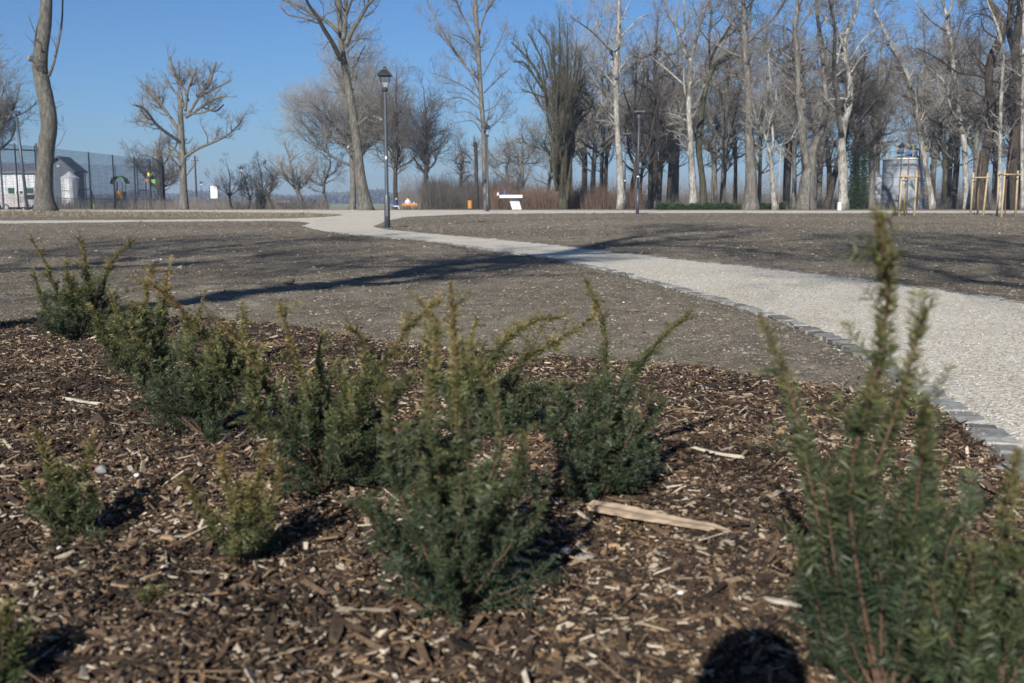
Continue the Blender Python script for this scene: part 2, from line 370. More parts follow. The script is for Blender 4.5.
# kerb of granite setts on both sides
def kerb(L, name, seed, wdt=0.108, lift=0.016, side=-1, dmax=26):
    rng = np.random.default_rng(seed); b = MB(); s = 0
    P = np.array(L)[:, :2]; seg = np.r_[0, np.cumsum(np.linalg.norm(np.diff(P, axis=0), axis=1))]
    while s < seg[-1] - 0.2:
        l = rng.uniform(0.08, 0.15); c = [np.interp(s + l / 2, seg, P[:, k]) for k in (0, 1)]
        c2 = [np.interp(s + l / 2 + 0.05, seg, P[:, k]) for k in (0, 1)]; s += l + 0.006
        if c[1] > dmax: continue
        a = math.atan2(c2[1] - c[1], c2[0] - c[0]); nx_, ny_ = -math.sin(a), math.cos(a)
        off = side * 0.038; w_ = wdt * rng.uniform(0.85, 1.15); z0 = float(gz(c[0], c[1])) + lift + rng.uniform(-0.005, 0.004)
        hl, hw = l / 2, w_ / 2
        top = [(-hl + .008, -hw + .008), (hl - .008, -hw + .008), (hl - .008, hw - .008), (-hl + .008, hw - .008)]; bot = [(-hl, -hw), (hl, -hw), (hl, hw), (-hl, hw)]
        V = []
        tx, ty = rng.normal(0, 0.05, 2)
        for (q, zz, jj) in ((bot, -0.09, 0.002), (bot, -0.012, 0.004), (top, 0.0, 0.005)):
            for (e, f_) in q:
                e += rng.normal(0, jj * 1.6); f_ += rng.normal(0, jj * 1.6); z = zz + (e * tx + f_ * ty if zz > -0.05 else 0) + rng.normal(0, 0.0015)
                V.append((c[0] + nx_ * off + e * math.cos(a) - f_ * math.sin(a), c[1] + ny_ * off + e * math.sin(a) + f_ * math.cos(a), z0 + z))
        Fc = [[8, 9, 10, 11]] + [[k * 4 + i, k * 4 + (i + 1) % 4, (k + 1) * 4 + (i + 1) % 4, (k + 1) * 4 + i] for k in (0, 1) for i in range(4)]
        b.add(V, Fc)
    o = b.build(name, M['sett']); return tag(o, kind='structure')
kerb(LE, 'kerb', 5)
kerb(RE, 'kerb', 6, lift=0.012, side=1)

# mulch bed
bx_ = np.arange(-7.5, 2.6, 0.03); by_ = np.arange(-1.2, 8.2, 0.03); BX, BY = np.meshgrid(bx_, by_)
ib = inside(BED, BX, BY); dbk = dist_line(BB, BX, BY) + 0.10 * (vnoise(BX * 4, BY * 4, 4) - 0.5)
dkb = dist_line([tuple(q[:2]) for q in LE], BX, BY)
hgt = 0.03 * np.clip(dbk / 0.3, 0, 1) + (np.clip(dkb / 0.3, 0.25, 1)) * 0.075 * fbm(BX * 2.4, BY * 2.4, 3, 11) * np.clip(dbk / .4, 0, 1) + 0.045 * fbm(BX * 9, BY * 9, 3, 21) * np.clip(dkb / 0.3, .3, 1) + 0.004
bed_z = gz(BX, BY) + np.where(ib, hgt, -0.05)
def bedh(x, y):
    i = np.clip(((x - bx_[0]) / 0.03).astype(int), 0, len(bx_) - 1); j = np.clip(((y - by_[0]) / 0.03).astype(int), 0, len(by_) - 1)
    return bed_z[j, i]
o = grid_mesh('mulch_bed', bx_, by_, bed_z, M['mulch_base'], keep=ib); tag(o, kind='structure')

# wood chips
def boxes_batch(C, Sz, rng, tilt=0.35, taper=True, yaw=None):
    N = len(C)
    base_ = np.array([[x, y, z] for z in (-1, 1) for y in (-1, 1) for x in (-1, 1)], float) / 2
    V = base_[None] * Sz[:, None, :]
    if taper:
        V[:, :, 1] *= np.where(V[:, :, 0] > 0, rng.uniform(0.15, 1.0, (N, 1)), rng.uniform(0.5, 1.1, (N, 1)))
        V[:, :, 2] += (np.abs(V[:, :, 0]) ** 2) * rng.normal(0, 3.0, (N, 1))
        V[:, :, 0] += V[:, :, 1] * rng.normal(0, 0.8, (N, 1))
    a = rng.uniform(0, 2 * np.pi, N) if yaw is None else yaw; t = rng.normal(0, tilt, N); r = rng.normal(0, tilt, N)
    ca, sa, ct, st, cr, sr = np.cos(a), np.sin(a), np.cos(t), np.sin(t), np.cos(r), np.sin(r)
    x, y, z = V[..., 0], V[..., 1], V[..., 2]
    y, z = y * cr[:, None] - z * sr[:, None], y * sr[:, None] + z * cr[:, None]
    x, z = x * ct[:, None] - z * st[:, None], x * st[:, None] + z * ct[:, None]
    x, y = x * ca[:, None] - y * sa[:, None], x * sa[:, None] + y * ca[:, None]
    V = np.stack([x, y, z], -1) + C[:, None, :]
    f = np.array([[0, 2, 3, 1], [4, 5, 7, 6], [0, 1, 5, 4], [2, 6, 7, 3], [0, 4, 6, 2], [1, 3, 7, 5]])
    return V.reshape(-1, 3), (f[None] + (np.arange(N) * 8)[:, None, None]).reshape(-1, 4)
def blobs(x, y, z, s, rng, flat=0.6):
    N = len(x); t = np.array([[1, 0, 0], [0, 1, 0], [-1, 0, 0], [0, -1, 0], [0, 0, 1], [0, 0, -1]], float)
    V = t[None] * s[:, None, None] * rng.uniform(0.55, 1.25, (N, 6, 1)); V[..., 2] *= flat
    a = rng.uniform(0, 6.28, N); ca, sa = np.cos(a)[:, None], np.sin(a)[:, None]
    X_, Y_ = V[..., 0] * ca - V[..., 1] * sa, V[..., 0] * sa + V[..., 1] * ca
    V = np.stack([X_ + x[:, None], Y_ + y[:, None], V[..., 2] + z[:, None]], -1)
    f = np.array([[0, 1, 4], [1, 2, 4], [2, 3, 4], [3, 0, 4], [1, 0, 5], [2, 1, 5], [3, 2, 5], [0, 3, 5]])
    return V.reshape(-1, 3), (f[None] + (np.arange(N) * 6)[:, None, None]).reshape(-1, 3)
rng = np.random.default_rng(42)
def scatter(n, y0, y1, half, pw=1.0):
    y = y0 + (y1 - y0) * rng.random(n) ** pw; x = rng.uniform(-1, 1, n) * (half * y + 0.5); return x, y
b = MB()
x, y = scatter(420000, 1.25, 8.0, 0.62, 1.15)
k = inside(BED, x, y); x, y = x[k], y[k]
k = rng.random(len(x)) < np.clip(3.2 / y, 0.35, 1); x, y = x[k], y[k]; n = len(x); print('chips', n)
L = np.exp(rng.normal(math.log(0.0125), 0.68, n)); L = np.clip(L, 0.004, 0.10); W_ = np.clip(L * rng.uniform(0.08, 0.55, n), 0.0016, 0.016); T_ = rng.uniform(0.0015, 0.004, n)
C = np.stack([x, y, bedh(x, y) + rng.uniform(-0.002, 0.014, n)], 1)
V, Fc = boxes_batch(C, np.stack([L, W_, T_], 1), rng, 0.33); b.add(V, Fc)
n = 26000; x, y = scatter(n, 1.25, 7.5, .62, 1.2); k = inside(BED, x, y); x, y = x[k], y[k]; n = len(x); s = np.exp(rng.normal(math.log(0.0055), 0.5, n)); V, Fc = blobs(x, y, bedh(x, y) + .006, s, rng, .7); b.add(V, Fc)
n = 5200; x, y = scatter(n, 1.25, 7.0, .62, 1.25); k = inside(BED, x, y); x, y = x[k], y[k]; n = len(x); L = np.exp(rng.normal(math.log(.055), .35, n)); C = np.stack([x, y, bedh(x, y) + rng.uniform(.004, .016, n)], 1)
V, Fc = boxes_batch(C, np.stack([L, rng.uniform(.0018, .0045, n), rng.uniform(.0018, .004, n)], 1), rng, .12); b.add(V, Fc)
n = 1500; x, y = scatter(n, 1.25, 6.5, .62, 1.25); k = inside(BED, x, y); x, y = x[k], y[k]; n = len(x); L = rng.uniform(.02, .045, n); C = np.stack([x, y, bedh(x, y) + rng.uniform(.004, .012, n)], 1)
V, Fc = boxes_batch(C, np.stack([L, L * rng.uniform(.35, .8, n), rng.uniform(.002, .006, n)], 1), rng, .22); b.add(V, Fc)
# chips strayed onto the soil behind the bed
x, y = scatter(16000, 3, 9, 0.62); d_ = dist_line(BB, x, y); k = (~inside(BED, x, y)) & (~inside(main_poly, x, y)) & (rng.random(len(x)) < np.exp(-d_ / 0.16)); x, y = x[k], y[k]; n = len(x)
L = rng.uniform(0.006, 0.03, n); C = np.stack([x, y, gz(x, y) + 0.016], 1)
V, Fc = boxes_batch(C, np.stack([L, L * .35, L * 0 + .003], 1), rng, 0.2); b.add(V, Fc)
o = b.build('wood_chips', M['chips']); tag(o, 'brown bark and wood chip mulch covering the planting bed', 'mulch', kind='stuff')

from bisect import bisect_left
def interp_ground(x, y):
    i = np.clip(np.searchsorted(xs, x) - 1, 0, len(xs) - 2); j = np.clip(np.searchsorted(ys, y) - 1, 0, len(ys) - 2)
    fx = (x - xs[i]) / (xs[i + 1] - xs[i]); fy = (y - ys[j]) / (ys[j + 1] - ys[j])
    return (Zg[j, i] * (1 - fx) + Zg[j, i + 1] * fx) * (1 - fy) + (Zg[j + 1, i] * (1 - fx) + Zg[j + 1, i + 1] * fx) * fy
# crumbs and small stones on the bare soil
b = MB(); x, y = scatter(330000, 3.2, 50, 0.62, 1.45)
k = ~inside(BED, x, y) & ~inside(main_poly, x, y); x, y = x[k], y[k]; n = len(x)
s = np.exp(rng.normal(math.log(0.0042), 0.5, n)) * (0.8 + y / 20)
V, Fc = blobs(x, y, interp_ground(x, y) + s * 0.2, s, rng); b.add(V, Fc)
x, y = scatter(5200, 3.6, 34, .62, 1.1); k = ~inside(BED, x, y) & ~inside(main_poly, x, y); x, y = x[k], y[k]; s = rng.uniform(.009, .024, len(x)) * (.8 + y / 22); V, Fc = blobs(x, y, interp_ground(x, y) + s * .15, s, rng, .55); b.add(V, Fc)
o = b.build('soil_crumbs', M['crumbs']); tag(o, 'crumbled soil and small stones on the bare ground', 'soil crumbs', kind='stuff')
b = MB(); x, y = scatter(60000, 2.6, 12, 0.7, 1.2); k = inside(main_poly, x, y) | ((dist_line([tuple(q[:2]) for q in LE], x, y) < .10) & (rng.random(len(x)) < .5)); x, y = x[k], y[k]; n = len(x)
s = np.exp(rng.normal(math.log(0.0034), 0.35, n)) * (.85 + y / 25); V, Fc = blobs(x, y, gz(x, y) + np.where(inside(main_poly, x, y), 0.008, 0.019) + s * 0.2, s, rng, 0.7); b.add(V, Fc)
o = b.build('path_grit', M['pebbles']); tag(o, 'pale crushed stone grit lying on the path', 'grit', kind='stuff')
# sparse dry and green grass blades
def grass(name, n, y0, y1, half, cond, hgt_, cols, label, x0=None):
    x, y = scatter(n, y0, y1, half, 1.3) if x0 is None else (rng.uniform(x0[0], x0[1], n), rng.uniform(y0, y1, n))
    k = cond(x, y); x, y = x[k], y[k]; n = len(x); z = interp_ground(x, y); a = rng.uniform(0, 6.28, n); h = hgt_ * rng.uniform(0.4, 1.3, n)
    wv = (0.0012 + y * 0.00022)[:, None] * np.stack([np.cos(a), np.sin(a), 0 * a], 1); ln_ = np.stack([rng.normal(0, .7, n), rng.normal(0, .7, n), np.ones(n)], 1) * h[:, None]
    P0 = np.stack([x, y, z - .003], 1); V = np.stack([P0 - wv, P0 + wv, P0 + ln_ * [1, 1, .8]], 1)
    b = MB(); b.add(V.reshape(-1, 3), np.arange(3 * n).reshape(-1, 3)); m = island_mat(name, cols, 0.7); o = b.build(name, m); return tag(o, label, 'grass', kind='stuff')
soilc = lambda x, y: ~inside(BED, x, y) & ~inside(main_poly, x, y) & ~inside(JP, x, y) & (vnoise(x * 0.6, y * 0.6, 8) > 0.38)
grass('short_grass', 60000, 3.4, 24, 0.6, soilc, 0.012, [(0, (0.06, 0.07, 0.025)), (0.5, (0.17, 0.15, 0.085)), (1, (0.30, 0.26, 0.17))], 'sparse short dry and greenish grass on the bare soil')
grass('verge_grass', 26000, 43, 62, 1, lambda x, y: ~inside(JP, x, y), 0.10, [(0, (0.10, 0.11, 0.045)), (0.5, (0.26, 0.22, 0.13)), (1, (0.36, 0.31, 0.20))], 'pale dry grass on the verge around the far left path', x0=(-42, -8))

# ================================================================== TREES
def spawn(P, Rd, dens, tr, lf, ang, up, K, rng, rfac=0.6, tipr=0.35, wob=0.12, nmin=0, cap=None, lenpow=1.0):
    """children of the branch array P (N,K0,3): dens per metre of parent; returns their arrays"""
    N, K0, _ = P.shape; seg = np.linalg.norm(np.diff(P, axis=1), axis=2); Ln = seg.sum(1)
    cnt = np.maximum(nmin, rng.poisson(np.clip(Ln * dens * (tr[1] - tr[0]), 0, 400))); 
    if cap and cnt.sum() > cap: cnt = np.floor(cnt * cap / cnt.sum()).astype(int)
    idx = np.repeat(np.arange(N), cnt); n = len(idx)
    if n == 0: return np.zeros((0, K, 3)), np.zeros((0, K))
    t = rng.uniform(tr[0], tr[1], n); q = t * (K0 - 1); i = np.minimum(q.astype(int), K0 - 2); f = (q - i)[:, None]
    p0 = P[idx, i] * (1 - f) + P[idx, i + 1] * f; r0 = (Rd[idx, i] * (1 - f[:, 0]) + Rd[idx, i + 1] * f[:, 0])
    T = P[idx, i + 1] - P[idx, i]; T /= np.linalg.norm(T, axis=1, keepdims=True) + 1e-9
    rv = rng.normal(0, 1, (n, 3)); rv -= (rv * T).sum(1, keepdims=True) * T; rv /= np.linalg.norm(rv, axis=1, keepdims=True) + 1e-9
    a = np.radians(rng.uniform(ang[0], ang[1], n))[:, None]; D = T * np.cos(a) + rv * np.sin(a)
    L = rng.uniform(lf[0], lf[1], n) * (1.0 - 0.55 * ((t - tr[0]) / (tr[1] - tr[0] + 1e-9)) ** lenpow)
    pts = [p0]; d = D
    for k in range(K - 1):
        d = d + np.array([0, 0, up]) / K * 3 + rng.normal(0, wob, (n, 3)); d = d / (np.linalg.norm(d, axis=1, keepdims=True) + 1e-9)
        pts.append(pts[-1] + d * (L / (K - 1))[:, None])
    C = np.stack(pts, 1); rr = np.minimum(r0 * rfac, L * 0.030 + 0.004)
    return C, rr[:, None] * np.linspace(1, tipr, K)[None] ** 1.0

def stems3(stems, Y, rng, wander=0.05, z0=None):
    out = []
    for st in stems:
        px, w0 = st['p'], st['w']; w = np.interp(np.linspace(0, 1, len(px)), np.linspace(0, 1, len(w0)), w0)
        dy0 = st.get('dy', 0.0); pts = []
        hh = abs(px[0][1] - px[-1][1]) + abs(px[0][0] - px[-1][0]); slope = rng.normal(0, 0.35) if not st.get('root') else rng.normal(0, 0.03)
        if 'sl' in st: slope = st['sl']
        run = 0
        for k, (u, v) in enumerate(px):
            if k: run += math.hypot(u - px[k - 1][0], v - px[k - 1][1]) * Y / F
            Yk = Y + dy0 + slope * run
            q = atd(u, v, Yk)
            if k == 0 and st.get('root'): c = colx(u, Yk); q = np.array([c[0], Yk, c[2] - 0.12])
            pts.append([q[0], q[1], q[2], w[k] * Yk / F / 2])
        out.append(smooth(pts, st.get('K', 22)))
    return out
def jag(V, amt, rng): return V
def build_tree(name, label, stems_arr, bark, twig, rng, L1=(0.9, (1.2, 3.2)), L2=(2.2, (0.5, 1.4)), L3=(5.0, (0.25, 0.7)), up=0.16, ang=(28, 62), t0=0.25, group=None, cat='tree', stubs=None, trunk_m=10, root_flare=True, extra=None, caps=(400, 2600, 12000), skip_trunk_first=True, rough=0.06, thick=1.0):
    A = stems_arr; loc = A[0][0][:3].copy(); loc[2] = float(gz(loc[0], loc[1]))
    root = thing(name, label, cat, loc, group)
    b = MB()
    for k, s_ in enumerate(A):
        s = s_.copy()
        if root_flare and k == 0:
            h = s[:, 2] - s[0, 2]; s[:, 3] *= 1 + 0.35 * np.exp(-h / 0.45)
        m = trunk_m if s[0, 3] > 0.08 else 6
        n0 = b.n; b.tube(s[:, :3], s[:, 3], m)
        V = b.v[-1]; rr = np.repeat(np.r_[s[0, 3], s[:, 3], s[-1, 3]], m)
        nz = fbm(V[:, 0] * 2.5 + V[:, 1] * 1.3, V[:, 2] * 1.5, 3, 31)
        ctr = np.repeat(np.vstack([s[:1, :3], s[:, :3], s[-1:, :3]]), m, 0); b.v[-1] = ctr + (V - ctr) * (1 + (nz * rough * 12)[:, None] * 0.35)
    Ks = 12; P0 = np.stack([resample(s, Ks)[:, :3] for s in A]); R0 = np.stack([resample(s, Ks)[:, 3] for s in A]) * thick
    if extra is None: use = slice(None)
    t0s = t0
    c1, r1 = spawn(P0, R0, L1[0] * 2.6, (t0s, 1.0), (L1[1][0] * .9, L1[1][1] * 1.35), ang, up, 9, rng, 0.42, 0.25, 0.20, cap=int(caps[0] * 2.6), lenpow=.8)
    ends = [(P0, R0)]
    c2, r2 = spawn(c1, r1, L2[0] * 1.9, (0.15, 1.0), (L2[1][0], L2[1][1] * 1.3), (25, 60), up * 0.8, 6, rng, 0.6, 0.35, 0.2, nmin=1, cap=int(caps[1] * 2.2))
    c3, r3 = spawn(c2, r2, L3[0] * 1.5, (0.1, 1.0), (L3[1][0], L3[1][1] * 1.4), (22, 60), up * 0.6, 3, rng, 0.6, 0.5, 0.2, nmin=2, cap=int(caps[2] * 2.2))
    if len(c1): b.add(*tubes(c1, r1, 5))
    b.build('trunk', bark, root, smooth_=True)
    tb = MB()
    if len(c2): tb.add(*tubes(c2, r2, 3))
    if len(c3): tb.add(*tubes(c3, np.maximum(r3, 0.0065), 3))
    if tb.n: tb.build('crown', twig, root)
    if stubs:
        for (u, v, wpx, du, dv, Yd) in stubs:
            p_ = atd(u, v, Yd); q_ = atd(u + du, v + dv, Yd - 0.15); sb = MB(); rr = wpx * Yd / F / 2
            sb.tube([p_, (p_ + q_) / 2, q_], [rr * 1.15, rr, rr * 0.95], 9)
            st_ = sb.build('branch_stub', bark, root); 
            dd = (q_ - p_) / np.linalg.norm(q_ - p_); fb = MB(); fb.tube([q_ - dd * 0.01, q_ + dd * 0.02], [rr * 0.93, rr * 0.9], 9); 
            o = fb.build('cut_face', M['cutwood'], root)
    return root
Zc = lambda L, ox, oy, s: [(ox + a / s, oy + b_ / s) for a, b_ in L]
C1 = lambda L: Zc(L, 0, 0, 2.97); C2 = lambda L: Zc(L, 250, 0, 2.97); C3 = lambda L: Zc(L, 500, 0, 2.97); C4 = lambda L: Zc(L, 750, 0, 2.97)
D1 = lambda L: Zc(L, 270, 0, 6.207); D2 = lambda L: Zc(L, 420, 0, 5.69); D3 = lambda L: Zc(L, 580, 0, 5.69); D4 = lambda L: Zc(L, 740, 0, 6.207); D5 = lambda L: Zc(L, 870, 0, 6.207)
D6 = lambda L: Zc(L, 660, 90, 4.655); D7 = lambda L: Zc(L, 560, 100, 5.69)
rg = np.random.default_rng
fineT = dict(L1=(0.8, (0.8, 2.4)), L2=(2.4, (0.4, 1.1)), L3=(5.5, (0.2, 0.55)))

# --- large poplar trunk at the left
def T(name, label, Y, stems, bark, twig, seed, **k):
    r = rg(seed); A = stems3(stems, Y, r); return build_tree(name, label, A, M[bark], M[twig], r, **k)
T('poplar_tree', 'thick rough poplar trunk at far left with a pale sawn stub', 54,
  [dict(root=1, p=[(45, 211), (44, 190), (46, 150), (49, 125), (46, 100), (43, 85), (40, 68), (41, 50), (44, 30), (46, 10), (48, -40), (50, -110), (52, -170)], w=[20, 16, 15.5, 15, 14.5, 14, 13.5, 13, 12, 9, 5, 3], K=60),
   dict(p=[(49, 76), (54, 62), (59, 40), (62, 20), (63, -5), (66, -30)], w=[3, 2.2, 1.6, 1], K=16), dict(p=[(50, 118), (56, 108), (64, 104)], w=[.8, .4], K=8), dict(p=[(39, 40), (33, 28), (28, 14)], w=[1, .5], K=8), dict(p=[(52, 150), (60, 143), (66, 130)], w=[.8, .4], K=8),
   dict(p=[(48, -40), (80, -110), (100, -160)], w=[5, 2]), dict(p=[(48, -60), (20, -120), (5, -170)], w=[5, 2])],
  'bark_big', 'twig', 1, L1=(0.55, (0.5, 1.6)), L2=(2.5, (0.3, 0.8)), L3=(4, (0.15, 0.4)), t0=0.2, trunk_m=22, stubs=[(38, 61, 6, -9, -3, 54)], caps=(90, 500, 2500), rough=0.05)
# --- pollarded tree
T('pollarded_tree', 'lone pollarded tree with stubby sawn limbs spreading like a fan against open sky', 76,
  [dict(root=1, p=[(184, 210), (183.5, 185), (183, 160), (181, 128), (180, 100)], w=[8.5, 7, 6, 5.5, 4.5])] +
  [dict(p=C1(q), w=ww) for q, ww in [([(545, 470), (590, 440), (660, 410), (705, 375), (730, 335)], [3.4, 1]), ([(542, 470), (520, 445), (498, 425)], [2.5, 1.6]), ([(540, 425), (470, 375), (430, 325), (395, 310)], [3.4, 1.8]), ([(470, 372), (430, 362), (405, 360)], [2, 1.4]),
   ([(538, 395), (490, 330), (450, 285), (418, 255)], [3.4, 2]), ([(500, 340), (465, 290), (445, 262)], [2.6, 1.8]), ([(545, 320), (530, 250), (512, 200), (505, 170)], [3.2, 2]), ([(540, 300), (510, 262), (490, 238)], [2.2, 1.8]), ([(550, 330), (560, 260), (585, 200)], [3.2, 1.8]), ([(560, 300), (535, 240), (532, 205)], [2.2, 1.4]),
   ([(552, 350), (590, 290), (620, 250), (642, 185)], [3.2, 2]), ([(600, 270), (625, 225), (620, 195)], [2.2, 1.4]), ([(558, 345), (610, 310), (645, 290), (672, 285)], [3, 2]), ([(600, 318), (640, 330), (665, 310)], [2, 1.4]), ([(590, 290), (640, 262), (686, 238)], [2.6, 1.4]), ([(540, 380), (525, 430), (500, 460)], [1.6, .8]), ([(545, 340), (600, 335), (640, 320)], [2.2, 1.4]), ([(540, 470), (500, 460), (455, 462)], [2.2, .8])]],
  'bark_grey', 'twig', 2, L1=(1.7, (0.6, 1.9)), L2=(3.2, (0.3, 0.9)), L3=(4, (0.15, 0.4)), up=0.4, t0=0.3, caps=(420, 1800, 6000))
# --- big leaning poplar
T('poplar_tree', 'tall leaning poplar with forked limbs, left of the nearest street lamp', 58,
  [dict(root=1, p=C2([(345, 618), (330, 540), (318, 440), (312, 380), (300, 300), (285, 220), (272, 140)]) + [(341, 35), (339.5, 12), (338, -15), (338, -60)], w=[14, 11, 9, 8, 7.5, 7, 6, 5, 5, 4, 3], K=50)] +
  [dict(p=D1(q), w=ww, K=18) for q, ww in [([(437, 370), (390, 270), (340, 190), (290, 100), (240, 30), (200, -60)], [5, 2.5]), ([(430, 205), (350, 130), (270, 90), (190, 45), (90, 0), (0, -40)], [4, 2]), ([(300, 145), (200, 110), (110, 90), (60, 30)], [2, 1]), ([(470, 285), (510, 190), (560, 110), (600, 40), (650, -20), (690, -90)], [4.6, 2.5]),
   ([(455, 250), (465, 150), (470, 60), (466, -20), (480, -100)], [4.5, 2.5]), ([(468, 110), (492, 40), (515, -20), (560, -100)], [3, 2]), ([(490, 265), (540, 245), (600, 235)], [2.4, 1]), ([(475, 330), (530, 270), (600, 190)], [1.6, .7]), ([(505, 485), (530, 410), (560, 340), (590, 285)], [1.6, .8]), ([(435, 340), (410, 365), (405, 350)], [1.4, 1])]] +
  [dict(p=C2([(322, 372), (345, 352), (372, 347), (392, 362)]), w=[3.2, 2.6], sl=0)],
  'bark_big', 'twig', 3, L1=(0.75, (0.5, 2.0)), L2=(2.6, (0.3, 0.9)), L3=(5, (0.15, 0.45)), t0=0.2, trunk_m=18, stubs=[(353, 150, 3, -5, -3, 58), (378, 118, 3, 3.2, 1.6, 58)], caps=(220, 1500, 7000), rough=0.04)
# --- slender poplar by the second lamp
T('poplar_tree', 'tall slender poplar with long upswept branches beside the second lamp from the left', 76,
  [dict(root=1, p=[(487, 210), (485, 180), (483.5, 130), (482, 110), (480, 80), (479, 60), (478, 40), (476, 15), (475, -10), (474, -60), (473, -110)], w=[6, 5, 4.5, 4.2, 4, 3.8, 3, 2], K=50)] +
  [dict(p=D2(q), w=ww, K=16) for q, ww in [([(345, 565), (250, 490), (140, 440), (60, 410)], [1.8, .7]), ([(340, 455), (270, 390), (200, 300), (120, 160), (60, 60), (30, -40)], [2.3, .8]), ([(345, 545), (290, 420), (180, 260), (100, 190)], [1.8, .6]), ([(322, 285), (250, 220), (180, 195)], [1.6, .7]), ([(315, 235), (270, 140), (210, 20), (190, -80)], [2.2, 1]),
   ([(335, 200), (370, 80), (425, -10), (450, -100)], [2.2, 1]), ([(358, 430), (400, 350), (450, 240), (490, 150)], [1.4, .6]), ([(365, 528), (430, 460), (515, 385)], [1.5, .6]), ([(345, 622), (250, 560), (160, 565), (100, 625)], [1.5, .6]), ([(345, 610), (270, 540), (150, 520)], [1.4, .5]), ([(325, 190), (300, 60), (280, -80)], [2, 1]), ([(350, 640), (430, 600), (470, 520)], [1.2, .5]), ([(352, 700), (280, 640), (200, 640)], [1.4, .5]), ([(355, 760), (300, 690), (190, 700)], [1.2, .5]), ([(356, 740), (440, 690), (500, 610)], [1.2, .5])]],
  'bark_grey', 'twig', 4, L1=(0.9, (0.8, 2.6)), L2=(2.4, (0.4, 1.0)), L3=(5, (0.2, 0.5)), up=0.3, ang=(22, 50), t0=0.2, caps=(420, 2400, 9000))
# --- broom-like multi-stem poplar
r_ = rg(5); st = [dict(root=1, p=[(563, 210), (563, 180), (562, 140), (563, 110)], w=[9, 8, 7, 6])]
for k in range(26):
    bx0 = 553 + 20 * r_.random(); tx = 540 + 62 * (k + 0.5) / 26 + r_.normal(0, 3); ty = 14 + 0.045 * (tx - 562) ** 2 * 1.6 + r_.uniform(0, 30); m_ = 135 + r_.uniform(-25, 20)
    st.append(dict(p=[(bx0 * 0.5 + 281, 206 - 40 * r_.random()), (bx0, 165), ((bx0 + tx) / 2 + r_.normal(0, 1), m_ - 25), (tx * .85 + bx0 * .15, (m_ + ty) / 2 - 10), (tx, ty)], w=[4.2, 3.4, 2.4, 1.4, .7], K=14))
st += [dict(p=D2(q), w=ww, K=12) for q, ww in [([(740, 640), (700, 480), (620, 340), (520, 240)], [3, 1.6]), ([(730, 560), (640, 420), (590, 355), (530, 352)], [2.4, 1.6]), ([(700, 620), (640, 520), (600, 440)], [1.8, 1.2]), ([(710, 555), (640, 530), (580, 510)], [1.6, 1.2]), ([(725, 440), (700, 350), (640, 230), (615, 190)], [2.2, 1.2]), ([(760, 400), (730, 250), (670, 170)], [2, 1.3]), ([(620, 340), (600, 280), (585, 235)], [1.6, 1.2])]]
A = stems3(st, 66, r_)
build_tree('poplar_tree', 'broom-shaped poplar of many upright stems, right of the white plinth', A, M['bark_moss'], M['twig_olive'], r_, L1=(0.9, (0.6, 2.0)), L2=(2.6, (0.3, 0.9)), L3=(4.5, (0.2, 0.5)), up=0.45, ang=(15, 40), t0=0.3, caps=(700, 3600, 13000))
# --- white-barked trees and their neighbours
T('white_poplar_tree', 'straight white-barked tree standing behind the shorter of the two flat-topped lamps', 68,
  [dict(root=1, p=[(621, 210), (620, 170), (618, 140), (616.5, 110), (616, 70), (618, 40), (619, 15), (619, -20), (620, -80)], w=[8, 6.5, 6, 5.5, 5, 4.5, 4, 3, 2], K=50)] +
  [dict(p=D3(q), w=ww, K=16) for q, ww in [([(205, 450), (185, 380), (182, 290)], [3, 2.6]), ([(182, 295), (130, 240), (80, 190), (20, 145), (-60, 90)], [2.4, 1]), ([(182, 290), (150, 220), (100, 150), (75, 30), (90, -60)], [2.4, 1]), ([(182, 292), (215, 272), (232, 220)], [1.8, 1.4]), ([(200, 490), (130, 400), (110, 320)], [1.6, .7]), ([(235, 205), (290, 150), (340, 100), (395, 78)], [2, .8]), ([(225, 150), (260, 60), (300, -30)], [1.6, .8])]],
  'bark_white', 'twig_light', 6, **fineT, caps=(260, 1800, 7000))
T('dark_tree', 'dark-stemmed tree with a low Y fork, directly behind the taller flat-topped lamp', 73,
  [dict(root=1, p=D7([(405, 628), (412, 500), (430, 400), (440, 340), (440, 200), (425, 60), (430, -60), (440, -300)]), w=[6, 5, 4.5, 4, 3, 2.4, 1.8, 1], K=40)] +
  [dict(p=D7(q), w=ww, K=14) for q, ww in [([(430, 385), (395, 300), (385, 220), (365, 140)], [3, 1]), ([(440, 350), (480, 320), (512, 240), (530, 130), (560, 0), (590, -150)], [3.2, 1.2]), ([(455, 260), (470, 130), (490, 0), (500, -200)], [2.6, 1.2]), ([(430, 392), (490, 375), (545, 310), (620, 150)], [2.4, 1]), ([(415, 400), (385, 380), (355, 340)], [2.4, 1.4]), ([(440, 180), (400, 60), (350, -80)], [2, 1]), ([(428, 60), (470, -80), (480, -250)], [2, 1])]],
  'bark_brown', 'twig_dark', 7, L1=(1.0, (0.8, 2.4)), L2=(2.5, (0.4, 1.1)), L3=(5.5, (0.2, 0.55)), caps=(320, 2200, 9000))
